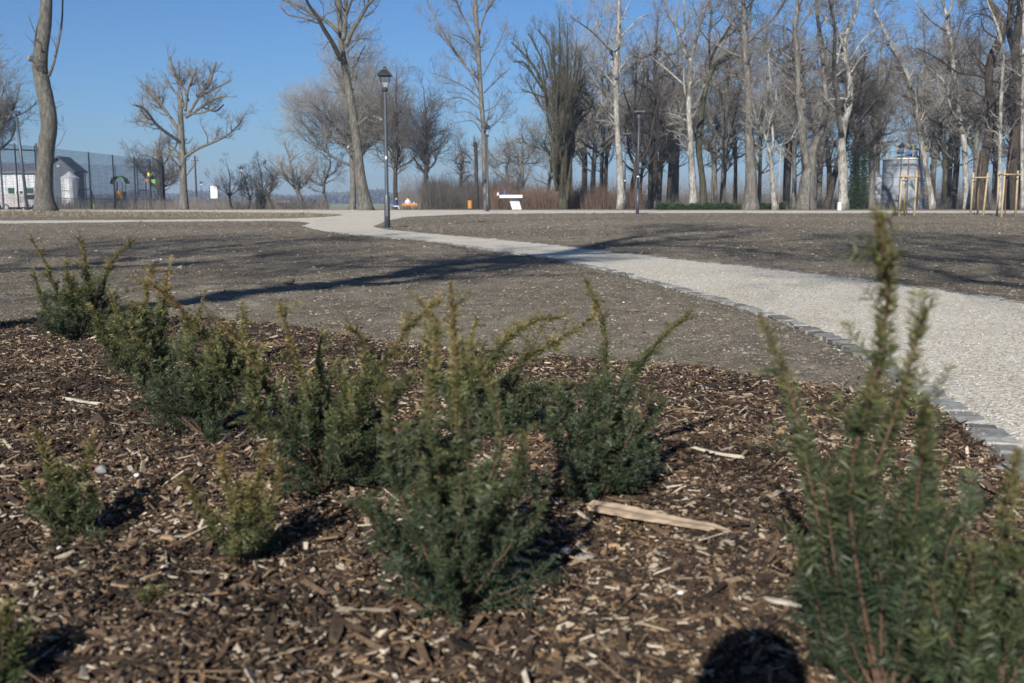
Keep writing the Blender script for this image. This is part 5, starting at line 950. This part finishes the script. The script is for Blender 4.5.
c = atd(498, 193.9, Y); b = MB(); b.lathe(c - [0, 0, .1], [(.001, 0), (.07, 0), (.07, .12), (.03, .16), (.03, .22), (.001, .22)], 10); tag(b.build('white_jug', M['white']), 'small white jug at the left end of the white slab', 'jug'); 
c = atd(504.6, 194.7, Y); b = MB(); b.lathe(c, [(.001, 0), (.055, 0), (.055, .2), (.02, .27), (.02, .32), (.001, .32)], 10); tag(b.build('blue_bottle', M['blue']), 'blue bottle standing on the white slab', 'bottle')
# ---- bench and people
def skin(name, joints, edges, rad, parent, mats_z, base_loc, seg=2):
    me = bpy.data.meshes.new(name); me.from_pydata([tuple(j) for j in joints], edges, []); o = bpy.data.objects.new(name, me); COL.objects.link(o)
    md = o.modifiers.new('skin', 'SKIN'); 
    for i, v in enumerate(me.skin_vertices[0].data): v.radius = (rad[i][0], rad[i][1]) if isinstance(rad[i], tuple) else (rad[i],) * 2; v.use_root = (i == 0)
    md.use_smooth_shade = True; sb = o.modifiers.new('sub', 'SUBSURF'); sb.levels = seg; sb.render_levels = seg
    dg = bpy.context.evaluated_depsgraph_get(); m2 = bpy.data.meshes.new_from_object(o.evaluated_get(dg)); m2.name = name
    o.modifiers.clear(); o.data = m2
    m2.materials.clear()
    for m_, _ in mats_z: m2.materials.append(m_)
    for p_ in m2.polygons:
        c_ = p_.center; k = 0
        for i, (_, fn) in enumerate(mats_z):
            if fn(c_): k = i; break
        p_.material_index = k; p_.use_smooth = True
    o.parent = parent; m2.transform(Matrix.Translation(-Vector(base_loc))); return o
sk_m = worn('skin', (0.50, 0.32, 0.24), .6, .1, 30)
def sitter(label, px, Y, hip, facing, jacket, trousers, hair, lean=0.15):
    """seated adult; facing = unit xy of where the knees point; hip height above ground"""
    c = colx(px, Y); t = thing('person', label, 'person', c); fx, fy = facing; sx, sy = fy, -fx; z = c[2]
    def P(f_, s_, h_): return (c[0] + fx * f_ + sx * s_, c[1] + fy * f_ + sy * s_, z + h_)
    J = [P(0, 0, hip + .08), P(lean * .4, 0, hip + .28), P(lean, 0, hip + .50), P(lean * 1.25, 0, hip + .62), P(lean * 1.5, 0, hip + .72), P(lean * 1.6 + .01, 0, hip + .84)]
    Rd = [(.16, .13), (.15, .115), (.16, .11), .055, (.078, .088), (.07, .08)]; E = [(0, 1), (1, 2), (2, 3), (3, 4), (4, 5)]
    for s_ in (-1, 1):
        n = len(J); J += [P(lean, .17 * s_, hip + .52), P(lean * .9 + .02, .24 * s_, hip + .26), P(lean + .26, .17 * s_, hip + .16), P(lean + .34, .13 * s_, hip + .14)]; Rd += [.065, .05, .038, .034]; E += [(2, n), (n, n + 1), (n + 1, n + 2), (n + 2, n + 3)]
        n = len(J); J += [P(.05, .10 * s_, hip + .02), P(.46, .12 * s_, hip + .04), P(.50, .12 * s_, .10), P(.62, .13 * s_, .04)]; Rd += [.09, .062, .042, .04]; E += [(0, n), (n, n + 1), (n + 1, n + 2), (n + 2, n + 3)]
    hz = z + hip
    skin('body', J, E, Rd, t, [(sk_m, lambda q: q.z > hz + .60), (jacket, lambda q: q.z > hz + .10), (trousers, lambda q: q.z > z + .09), (M['black'], lambda q: True)], c)
    hc = np.array(P(lean * 1.6 - .015, 0, hip + .80)); b = MB(); b.lathe(hc, [(.086, -.05), (.098, .0), (.090, .06), (.06, .10), (.001, .118)], 14); b.build('hair', hair, t, True)
    # arms end in hands with fingers
    for s_ in (-1, 1):
        b = MB(); w0 = np.array(P(lean + .34, .13 * s_, hip + .14))
        for k in range(5):
            d = np.array([fx, fy, -.1]) * (.07 - .008 * abs(k - 1.5)) + np.array([sx, sy, 0]) * (.012 * (k - 2)); o_ = w0 + np.array([sx, sy, 0]) * .016 * (k - 2); b.tube([o_, o_ + d * .6, o_ + d + [0, 0, -.02]], [.010, .009, .007], 6)
        b.build('hand', sk_m, t, True)
    return t
def cloth(n_, c): return worn(n_, c, .85, .12, 8)
bc = colx(410, 90); t = thing('park_bench', 'orange-slatted park bench seen from behind between two dark trunks', 'bench', bc); x, y, z = bc
for zz, nm in ((.62, 'backrest'), (.45, 'seat')):
    b = MB()
    if nm == 'backrest':
        for k in range(2): b.box((x, y - .24 - .01 * k, z + .60 + .11 * k), (1.35, .03, .09))
    else:
        for k in range(4): b.box((x, y - .14 + .11 * k, z + .45), (1.35, .09, .035))
    b.build(nm, M['orange'], t)
for sx in (-.55, .55):
    b = MB(); b.box((x + sx, y, z + .21), (.06, .40, .44)); b.box((x + sx, y - .215, z + .60), (.05, .03, .36)); b.build('leg', M['black'], t)
sitter('person in a pale lilac top seated on the orange bench, seen from behind', 407.6, 90.05, .47, (0.05, 1.0), cloth('lilac_cloth', (0.46, 0.43, 0.52)), cloth('dark_trousers', (.04, .045, .06)), worn('red_brown_hair', (.11, .035, .03), .7, .2, 20))
c = colx(414, 90.05); b = MB(); z_ = c[2] + .47; b.lathe((c[0], c[1], z_), [(.001, 0), (.12, 0), (.13, .15), (.10, .33), (.08, .33), (.001, .2)], 12); b.tube([(c[0] - .08, c[1], z_ + .31), (c[0] - .04, c[1], z_ + .42), (c[0] + .04, c[1], z_ + .42), (c[0] + .08, c[1], z_ + .31)], .01, 5); tag(b.build('white_bag', M['white']), 'white carrier bag on the right end of the orange bench', 'bag')
# low stool and second person
c = colx(394, 88); t = thing('folding_stool', 'dark folding stool beside the trunk left of the orange bench', 'stool', c); x, y, z = c
b = MB(); b.box((x, y, z + .42), (.42, .40, .03)); b.build('seat', M['black'], t)
for sy in (-.17, .17):
    for s_ in (-1, 1): b = MB(); b.tube([(x - .19 * s_, y + sy + .012 * s_, z), (x + .19 * s_, y + sy + .012 * s_, z + .41)], .014, 6); b.build('leg', M['black'], t)
sitter('person in a dark blue jacket and light trousers seated left of the orange bench', 393.4, 88, .44, (1.0, 0.1), cloth('blue_jacket', (0.03, 0.05, 0.16)), cloth('light_trousers', (.42, .44, .52)), worn('dark_hair', (.02, .018, .016), .7, .2, 20), lean=.2)
# ---- far left: white hall, barn, silo, vehicles
def hall():
    Y = 132; c = colx(5, Y); t = thing('white_hall', 'long white warehouse with green doors behind the fence', 'warehouse', c); z = c[2]; x0, x1 = colx(-130, Y)[0], colx(45, Y)[0]; h = 4.8; d = 9
    b = MB(); b.box(((x0 + x1) / 2, Y + d / 2, z + h / 2 - .2), (x1 - x0, d, h + .4)); b.build('wall', worn('white_cladding', (.66, .68, .70), .6, .06, .6), t)
    b = MB()
    for k in range(30): b.box((x0 + (x1 - x0) * (k + .5) / 30, Y - .02, z + h / 2), (.05, .05, h - .2))
    b.build('cladding_seam', M['steel'], t)
    b = MB(); V = [(x0 - .3, Y - .4, z + h - .1), (x1 + .3, Y - .4, z + h - .1), (x1 + .3, Y + d / 2, z + h + 1.1), (x0 - .3, Y + d / 2, z + h + 1.1), (x0 - .3, Y + d + .4, z + h - .1), (x1 + .3, Y + d + .4, z + h - .1)]; V2 = [(a, b_, q + .22) for a, b_, q in V]
    b.add(V + V2, [[6, 7, 8, 9], [9, 8, 11, 10], [0, 1, 7, 6], [4, 5, 11, 10], [1, 2, 8, 7], [2, 5, 11, 8], [0, 3, 9, 6], [3, 4, 10, 9], [0, 1, 2, 3], [3, 2, 5, 4]]); b.build('roof', worn('grey_roof', (0.15, 0.165, 0.19), .6, .15, .5), t)
    for u0, u1 in ((9.5, 15.5), (28, 34.5), (-12, -6), (-34, -28)):
        a, e = colx(u0, Y)[0], colx(u1, Y)[0]; b = MB(); b.box(((a + e) / 2, Y - .03, z + 1.45), (e - a, .1, 2.7)); f = b.build('door', M['green_d'], t); b = MB(); b.box(((a + e) / 2, Y - .06, z + 2.86), (e - a + .2, .14, .12)); b.build('lintel', M['steel'], f)
    for u0, u1 in ((17.5, 19.5), (21, 23.5), (35.5, 38)):
        a, e = colx(u0, Y)[0], colx(u1, Y)[0]; b = MB(); b.box(((a + e) / 2, Y - .03, z + 2.0), (e - a, .08, .8)); b.build('window', M['dglass'], t)
    b = MB(); b.box((x0 + (x1 - x0) * .2, Y - .5, z + 3.1), ((x1 - x0) * .42, 1.0, .1)); b.build('canopy', M['steel'], t)
    for k in range(14): 
        pass
M['green_d'] = worn('green_door', (0.012, 0.07, 0.022), .6, .15, 2); M['dglass'] = mat('dark_glass', (.03, .04, .05), .15)
hall()
Y = 128; c = colx(66, Y); t = thing('barn', 'dark gabled steel barn behind the grain silo', 'barn', c); z = c[2]; x0, x1 = colx(50, Y)[0], colx(76, Y)[0]; xm = colx(61.5, Y)[0]; zt = atd(61, 158, Y)[2]; ze = atd(61, 169, Y)[2]
b = MB(); n = 5; P = [(x0, Y, z - .2), (x1, Y, z - .2), (x1, Y, ze - .35), (xm, Y, zt - .1), (x0, Y, ze + .35)]; Q = [(a, Y + 3, q) for a, _, q in P]; b.add(P + Q, [[i, (i + 1) % n, n + (i + 1) % n, n + i] for i in range(n)]); b.f.append(np.array([[4, 3, 2, 1, 0]])); b.m.append(np.array([0])); b.f.append(np.array([[5, 6, 7, 8, 9]])); b.m.append(np.array([0]))
M['barnm'] = worn('blue_grey_sheet', (0.085, 0.105, 0.135), .6, .15, 1); b.build('wall', M['barnm'], t)
b = MB()
for (a, qa, e, qe) in ((xm, zt + .05, x1 + .35, ze - .45), (x0 - .35, ze + .25, xm, zt + .05)):
    b.add([(a, Y - .5, qa), (e, Y - .5, qe), (e, Y + 3.3, qe), (a, Y + 3.3, qa), (a, Y - .5, qa + .2), (e, Y - .5, qe + .2), (e, Y + 3.3, qe + .2), (a, Y + 3.3, qa + .2)], [[0, 1, 2, 3], [4, 5, 6, 7], [0, 1, 5, 4], [1, 2, 6, 5], [2, 3, 7, 6], [3, 0, 4, 7]])
b.build('roof', worn('dark_roof', (0.05, 0.055, 0.07), .6, .2, 1), t)
c_ = atd(58.5, 166, Y); b = MB(); b.lathe((0, 0, 0), [(.001, 0), (.16, 0), (.16, .12), (.001, .12)], 14); o = b.build('wall_lamp', M['white'], t); o.data.transform(Matrix.Translation(Vector(t.location))); o.data.transform(Matrix.Rotation(R(90), 4, 'X')); o.data.transform(Matrix.Translation(Vector(c_) - Vector(t.location) - Vector((0, .02, 0))))
Y = 120; c = colx(71.5, Y); t = thing('grain_silo', 'shiny galvanised grain silo with a conical roof by the barn', 'silo', c); x, y, z = c; b = MB(); prof = [(.001, -.1)]
for k in range(9): prof += [(1.0, .42 * k), (1.03, .42 * k + .21)]
M['silo'] = worn('silo_steel', (0.62, 0.64, 0.65), .45, .12, 1.2, metal=.3)
b.lathe((x, y, z), prof + [(1.02, 3.75)], 30); b.build('silo_body', M['silo'], t, True); b = MB(); b.lathe((x, y, z + 3.75), [(1.08, -.05), (1.08, .0), (.2, .62), (.2, .74), (.001, .76)], 30); b.build('silo_roof', M['silo'], t)
b = MB(); b.lathe((x, y, z + 2.2), [(1.045, 0), (1.045, .07)], 30); b.build('rust_band', worn('rust', (.4, .25, .1), .8, .2, 4), t)
c = colx(78, 119.4); b = MB(); b.lathe((c[0], c[1], c[2]), [(.001, -.1), (.42, -.1), (.42, 3.4), (.35, 3.55), (.001, 3.6)], 18); tag(b.build('silo_shade_cylinder', M['barnm']), 'narrow dark upright cylinder standing for shade on the right side of the grain silo', 'tank')  # dark cylinder added to stand for the shading on the silo's right side
# vehicles parked by the fence
def car(label, px, Y, col, L=4.2, van=False, ang=0.0, mname='car_paint'):
    c = colx(px, Y); t = thing('parked_van' if van else 'parked_car', label, 'van' if van else 'car', c, 'vehicles parked at the hall'); x, y, z = c; m = mat(mname, col, .35, spec=.5); h = 1.75 if van else 1.35; w = 1.75
    if van: prof = [(-.5, .35), (.5, .35), (.5, .95), (.42, 1.1), (.34, 1.68), (.28, h), (-.49, h), (-.5, 1.0)]
    else: prof = [(-.5, .32), (.5, .32), (.5, .72), (.47, .84), (.24, .92), (.12, 1.38), (.02, h), (-.27, h), (-.36, 1.3), (-.46, .95), (-.5, .9)]
    def ext(pf, w_, y0=0):
        b = MB(); n = len(pf); P = [(x + a * L, y - w_ / 2 + y0, z + q) for a, q in pf]; Q = [(a, y + w_ / 2 + y0, q) for a, _, q in P]; b.add(P + Q, [[i, (i + 1) % n, n + (i + 1) % n, n + i] for i in range(n)]); b.f.append(np.array([list(range(n))[::-1]])); b.m.append(np.array([0])); b.f.append(np.array([list(range(n, 2 * n))])); b.m.append(np.array([0])); return b
    o = ext(prof, w).build('body', m, t)
    wn = [(-.44, 1.0), (.2, 1.0), (.12, 1.3), (.02, 1.36), (-.26, 1.36), (-.34, 1.25)] if not van else [(.12, 1.15), (.38, 1.15), (.32, 1.6), (.12, 1.6)]
    ext(wn, w + .02).build('windows', M['dglass'], t)
    for a in (-.31, .31):
        for s_ in (-1, 1):
            pr = [(.001, -.1), (.31, -.1), (.33, -.06), (.33, .06), (.31, .1), (.001, .1)]; b = MB(); b.lathe((0, 0, 0), pr, 18); wh = b.build('wheel', M['black'], t); b2 = MB(); b2.lathe((0, 0, 0), [(.001, -.105), (.2, -.105), (.2, .105), (.001, .105)], 14); rm = b2.build('rim', M['steel'], wh)
            T_ = Matrix.Translation((a * L, s_ * (w / 2 - .08), .33)) @ Matrix.Rotation(R(90), 4, 'X') @ Matrix.Translation(Vector(c))
            for o_ in (wh, rm): o_.data.transform(T_)
    for s_ in (-1, 1): b = MB(); b.box((x + L / 2 + .003, y + s_ * .62, z + .66), (.03, .26, .14)); b.build('headlight', M['white'], t)
    t.rotation_euler = (0, 0, ang); return t
car('silver car at the far left end of the row behind the fence', 3, 108, (.55, .56, .58), ang=.3)
car('white car between the two green doors of the hall', 15.5, 110, (.75, .75, .76), ang=-2.9)
car('dusty pinkish-white van parked left of the thick poplar', 23.5, 106, (.55, .50, .50), 4.6, True, ang=.15)
car('dark grey car half hidden by the thick poplar trunk', 36, 108, (.09, .09, .10), ang=-.1)
# ---- ball-stop fence
M['net'] = mat('net_cord', (.02, .026, .04), .8)
def netfence(label, A, Bp, H0, H1, posts, sp=.11, rc=.010, group=None, rails=(1.0,)):
    (u0, Y0), (u1, Y1) = A, Bp; a = colx(u0, Y0); e = colx(u1, Y1); t = thing('ball_stop_fence', label, 'net fence', a, group)
    f = lambda k: a + (e - a) * k
    for k in posts:
        p_ = f(k); p_[2] = float(gz(p_[0], p_[1])); H = H0 + (H1 - H0) * k; b = MB(); b.tube([p_ - [0, 0, .1], p_ + [0, 0, H + .08]], .055, 8); b.build('post', M['pole'], t, True)
    L = np.linalg.norm(e - a); n = int(L / sp); k = np.linspace(0, 1, n); V = a[None] + (e - a)[None] * k[:, None]; V[:, 2] = gz(V[:, 0], V[:, 1]); T2 = V.copy(); T2[:, 2] += H0 + (H1 - H0) * k; b = MB(); P = np.stack([V, T2], 1); b.add(*tubes(P, np.full((n, 2), rc), 3))
    m_ = int(max(H0, H1) / sp); hs = np.linspace(0.03, 1, m_); P = np.stack([np.stack([np.full(m_, a[0]), np.full(m_, a[1]), a[2] + hs * H0], 1), np.stack([np.full(m_, e[0]), np.full(m_, e[1]), e[2] + hs * H1], 1)], 1); b.add(*tubes(P, np.full((m_, 2), rc), 3)); b.build('net', M['net'], t)
    for rr in rails: b = MB(); b.tube([a + [0, 0, H0 * rr], e + [0, 0, H1 * rr]], .02 if rr < 1 else .012, 6); b.build('rail', M['pole'], t)
netfence('near side of the tall dark ball-stop net with five posts', (-60, 66), (164, 92), 4.7, 4.6, [.0, .28, .36, .60, .72, .835, .925, 1.0])
netfence('rear side of the tall ball-stop net, fainter and partly behind the playground', (-50, 92), (150, 118), 4.6, 5.0, [.2, .45, .8, .93], group=None, sp=.2)
t = thing('gate_frame', 'dark goal-like steel frame with a high crossbar at far left', 'frame', colx(20, 68)); b = MB(); a = colx(3.5, 68); e = colx(40, 70)
for q in (a, e): b2 = MB(); b2.tube([q, q + [0, 0, 4.5]], .06, 8); b2.build('post', M['pole'], t)
b.tube([a + [0, 0, 4.0], e + [0, 0, 4.0]], .055, 8); b.build('crossbar', M['pole'], t)
# low black fence
def lowfence(label, u0, Y0, u1, Y1, H, step=.14, r_=.012, name='low_fence'):
    a = colx(u0, Y0); e = colx(u1, Y1); t = thing(name, label, 'fence', a); L = np.linalg.norm(e - a); n = int(L / step); k = np.linspace(0, 1, n); V = a[None] + (e - a)[None] * k[:, None]; V[:, 2] = gz(V[:, 0], V[:, 1]); T2 = V + [0, 0, H]; b = MB(); b.add(*tubes(np.stack([V, T2], 1), np.full((n, 2), r_), 4)); b.build('bars', M['black'], t)
    for hh in (.12, H - .08): b = MB(); b.tube([a + [0, 0, hh], e + [0, 0, hh]], .02, 6); b.build('rail', M['black'], t)
    for q in range(0, int(L / 2.5) + 1): p_ = a + (e - a) * (q * 2.5 / L); p_[2] = float(gz(p_[0], p_[1])); b = MB(); b.tube([p_, p_ + [0, 0, H + .08]], .035, 6); b.build('post', M['black'], t)
lowfence('low black bar fence round the playground behind the ball net', 58, 84, 172, 96, 1.15)
lowfence('low dark bar fence between the trunks right of the round tank', 915, 90, 1060, 94, 1.1, .3)
# playground
Y = 96; c = colx(121, Y); t = thing('play_tower', 'playground tower with a green roof and an orange panel', 'play tower', c); x, y, z = c
for sx in (-.38, .38):
    for sy in (-.38, .38): b = MB(); b.tube([(x + sx, y + sy, z), (x + sx, y + sy, z + 2.75)], .045, 7); b.build('post', M['black'], t)
b = MB(); P = [(x - .75, -1, z + 2.65), (x - .55, -1, z + 3.1), (x - .15, -1, z + 3.32), (x + .15, -1, z + 3.32), (x + .55, -1, z + 3.1), (x + .75, -1, z + 2.65)]; V = [(a, y - .55, q) for a, _, q in P] + [(a, y + .55, q) for a, _, q in P] + [(a, y - .55, q - .09) for a, _, q in P] + [(a, y + .55, q - .09) for a, _, q in P]
b.add(V, [[i, i + 1, i + 7, i + 6] for i in range(5)] + [[12 + i, 13 + i, 19 + i, 18 + i] for i in range(5)] + [[i, i + 1, i + 13, i + 12] for i in range(5)] + [[6 + i, 7 + i, 19 + i, 18 + i] for i in range(5)]); b.build('roof', M['green'], t)
b = MB(); b.box((x, y, z + 1.0), (.85, .85, .06)); b.build('deck', M['concrete'], t)
b = MB(); P = [(-.3, 1.05), (.3, 1.05), (.33, 1.7), (.26, 1.9), (.1, 1.97), (-.1, 1.97), (-.26, 1.9), (-.33, 1.7)]; n = 8; V = [(x + a, y - .45, z + q) for a, q in P] + [(x + a, y - .41, z + q) for a, q in P]; b.add(V, [[i, (i + 1) % n, n + (i + 1) % n, n + i] for i in range(n)]); b.f += [np.array([list(range(n))[::-1]]), np.array([list(range(n, 2 * n))])]; b.m += [np.array([0])] * 2; M['yor'] = worn('orange_yellow_panel', (.75, .34, .03), .5, .08, 3); b.build('panel', M['yor'], t)
b = MB(); b.box((x + .42, y, z + 1.45), (.05, .7, .75)); b.build('side_panel', M['orange'], t)
b = MB()
for k in range(5): b.box((x - .05, y - .5 - .06 * k, z + .9 - .2 * k), (.5, .12, .03))
b.box((x - .3, y - .62, z + .5), (.04, .5, .9), 0, R(-15)); b.box((x + .2, y - .62, z + .5), (.04, .5, .9), 0, R(-15)); b.build('steps', M['steel'], t)
Y = 98; c = colx(151, Y); t = thing('climbing_frame', 'climbing frame carrying yellow, orange and lime discs', 'climbing frame', c); x, y, z = c
b = MB(); b.tube([(x - 1.0, y, z), (x - 1.0, y, z + 2.0)], .045, 7); b.tube([(x - .45, y, z), (x - .4, y, z + 2.8)], .045, 7); b.tube([(x, y, z), (x, y, z + 2.9)], .04, 7); b.tube([(x - 1.0, y, z + 2.0), (x - .4, y, z + 2.0)], .04, 7); b.tube([(x + 1.0, y, z), (x - .1, y, z + 3.3)], .04, 7); b.tube([(x - .4, y, z + 2.8), (x - .1, y, z + 3.3), (x + .25, y, z + 2.55)], .03, 6); b.build('steel_frame', M['black'], t)
for u, v, cl, rr in ((149.3, 174.3, (.75, .68, .05), .2), (147.2, 180.6, (.62, .17, .02), .17), (153.9, 181.2, (.26, .66, .06), .2)):
    p_ = atd(u, v, Y - .1); b = MB(); b.lathe((0, 0, 0), [(.001, -.03), (rr, -.03), (rr, .03), (.001, .03)], 16); o = b.build('disc', worn('disc_paint', cl, .5, .05, 3), t); o.data.transform(Matrix.Translation(Vector(c))); o.data.transform(Matrix.Rotation(R(90), 4, 'X')); o.data.transform(Matrix.Translation(Vector(p_) - Vector(c)))
b = MB(); p_ = colx(141.5, Y); b.tube([p_, p_ + [0, 0, 1.25]], .06, 8); tag(b.build('play_post', worn('lime_paint', (.22, .5, .08), .5, .1, 3)), 'short lime green post between the play tower and the climbing frame', 'post')
Y = 92; c0 = colx(80, Y); c1 = colx(92, Y); t = thing('swing_set', 'dark swing frame below the lantern lamp behind the ball net', 'swing', c0)
for q in (c0, c1):
    for s_ in (-1, 1): b = MB(); b.tube([q + [.35 * s_, .0, 0], q + [0, 0, 2.0]], .045, 6); b.build('leg', M['black'], t)
b = MB(); b.tube([c0 + [0, 0, 2.0], c1 + [0, 0, 2.0]], .045, 6); b.build('top_bar', M['black'], t)
cm = (c0 + c1) / 2; b = MB(); b.tube([cm + [-.2, 0, 2.0], cm + [-.2, 0, .5]], .012, 4); b.tube([cm + [.2, 0, 2.0], cm + [.2, 0, .5]], .012, 4); b.box(cm + [0, 0, .48], (.46, .18, .04)); b.build('swing_seat', M['black'], t)
c = colx(94, 88); b = MB(); b.lathe(c + [0, 0, .35], [(.001, 0), (.11, 0), (.12, .3), (.001, .36)], 12); b.tube([c, c + [0, 0, .4]], .04, 6); tag(b.build('spring_toy', worn('lime_toy', (.30, .68, .05), .5, .05, 3)), 'small bright lime spring toy behind the ball net', 'play equipment')
c = colx(68, 88); b = MB(); b.box(c + [0, 0, .35], (.28, .3, .2)); b.tube([c, c + [0, 0, .3]], .05, 6); b.tube([c + [-.1, 0, .45], c + [-.16, 0, .7]], .03, 6); tag(b.build('spring_toy', worn('red_toy', (.45, .03, .06), .5, .05, 3)), 'small dull red spring toy in front of the grain silo', 'play equipment')
# white board
Y = 92; c = colx(214, Y); t = thing('information_board', 'blank white rectangular board on two dark posts', 'sign board', c)
for u in (210.4, 218.3): a = colx(u, Y); b = MB(); b.tube([a, [a[0], a[1], atd(u, 186, Y)[2]]], .04, 7); b.build('post', M['pole'], t)
p0 = atd(210.2, 186, Y - .06); p1 = atd(217.8, 198.4, Y - .06); b = MB(); b.box((p0 + p1) / 2, (p1[0] - p0[0], .05, p0[2] - p1[2])); b.build('panel', M['white'], t)
# orange plank bench far left field
c = colx(283.5, 118); t = thing('low_bench', 'long low orange plank bench at the edge of the distant field', 'bench', c); b = MB(); b.box(c + [0, 0, .95], (1.9, .4, .14)); b.build('seat', M['orange'], t)
for s_ in (-.7, .7): b = MB(); b.box(c + [s_, 0, .44], (.1, .35, .9)); b.build('leg', M['black'], t)
# distant field
fx_ = np.linspace(-900, 900, 40); fy_ = np.linspace(150, 745, 30); FX, FY = np.meshgrid(fx_, fy_); o = grid_mesh('field', fx_, fy_, gz(FX, FY) + .02 + .0 * FX, M['field']); tag(o, kind='structure')
# ---- photographer behind the camera: the head shadow at the bottom edge
HX, HY, HZ = -0.128, -0.165, 0.928
c = np.array([HX, HY - .12, 0.0]); t = thing('person', 'person crouching behind the viewpoint whose round head shadow falls on the mulch', 'person', c)
J = [(HX, HY - .28, .30), (HX, HY - .24, .48), (HX, HY - .15, .66), (HX, HY - .05, .755), (HX, HY - .02, .84), (HX, HY, .93)]; Rd = [(.17, .14), (.155, .12), (.17, .11), .055, (.068, .078), (.062, .07)]; E = [(0, 1), (1, 2), (2, 3), (3, 4), (4, 5)]
for s_ in (-1, 1):
    n = len(J); J += [(HX + .18 * s_, HY - .14, .68), (HX + .25 * s_, HY - .02, .50), (HX + .20 * s_, HY + .10, .46), (HX + .16 * s_, HY + .14, .47)]; Rd += [.065, .05, .038, .036]; E += [(2, n), (n, n + 1), (n + 1, n + 2), (n + 2, n + 3)]
    n = len(J); J += [(HX + .12 * s_, HY - .24, .28), (HX + .17 * s_, HY + .13, .40), (HX + .15 * s_, HY - .12, .09), (HX + .16 * s_, HY + .06, .05)]; Rd += [.095, .065, .045, .042]; E += [(0, n), (n, n + 1), (n + 1, n + 2), (n + 2, n + 3)]
skin('body', J, E, Rd, t, [(sk_m, lambda q: q.z > .80), (cloth('navy_coat', (.03, .035, .05)), lambda q: q.z > .45), (cloth('jeans', (.05, .07, .11)), lambda q: q.z > .1), (M['black'], lambda q: True)], c)
b = MB(); b.lathe((HX, HY - .01, HZ), [(.072, -.09), (.086, -.03), (.085, .03), (.066, .075), (.036, .096), (.001, .102)], 18); b.build('hair', worn('brown_hair', (.05, .03, .02), .7, .2, 20), t, True)
for s_ in (-1, 1):
    b = MB(); w0 = np.array((HX + .16 * s_, HY + .14, .47))
    for k in range(5): o_ = w0 + [.018 * (k - 2), 0, 0]; b.tube([o_, o_ + [0, .05, .0], o_ + [.004 * (k - 2), .085 - .01 * abs(k - 2), -.03]], [.011, .010, .008], 6)
    b.build('hand', sk_m, t, True)
# ---- haze
HAZE = True
if HAZE:
    b = MB(); b.box((0, 400, 14.0), (2600, 1700, 38)); o = b.build('haze', None); o.data.materials.clear(); m = bpy.data.materials.new('haze_air'); m.use_nodes = True; m.node_tree.nodes.clear(); out = m.node_tree.nodes.new('ShaderNodeOutputMaterial'); v = m.node_tree.nodes.new('ShaderNodeVolumePrincipled'); v.inputs['Density'].default_value = 0.0007; v.inputs['Color'].default_value = (.55, .70, .92, 1); v.inputs['Anisotropy'].default_value = 0.1; m.node_tree.links.new(v.outputs[0], out.inputs['Volume']); o.data.materials.append(m); tag(o, kind='stuff')
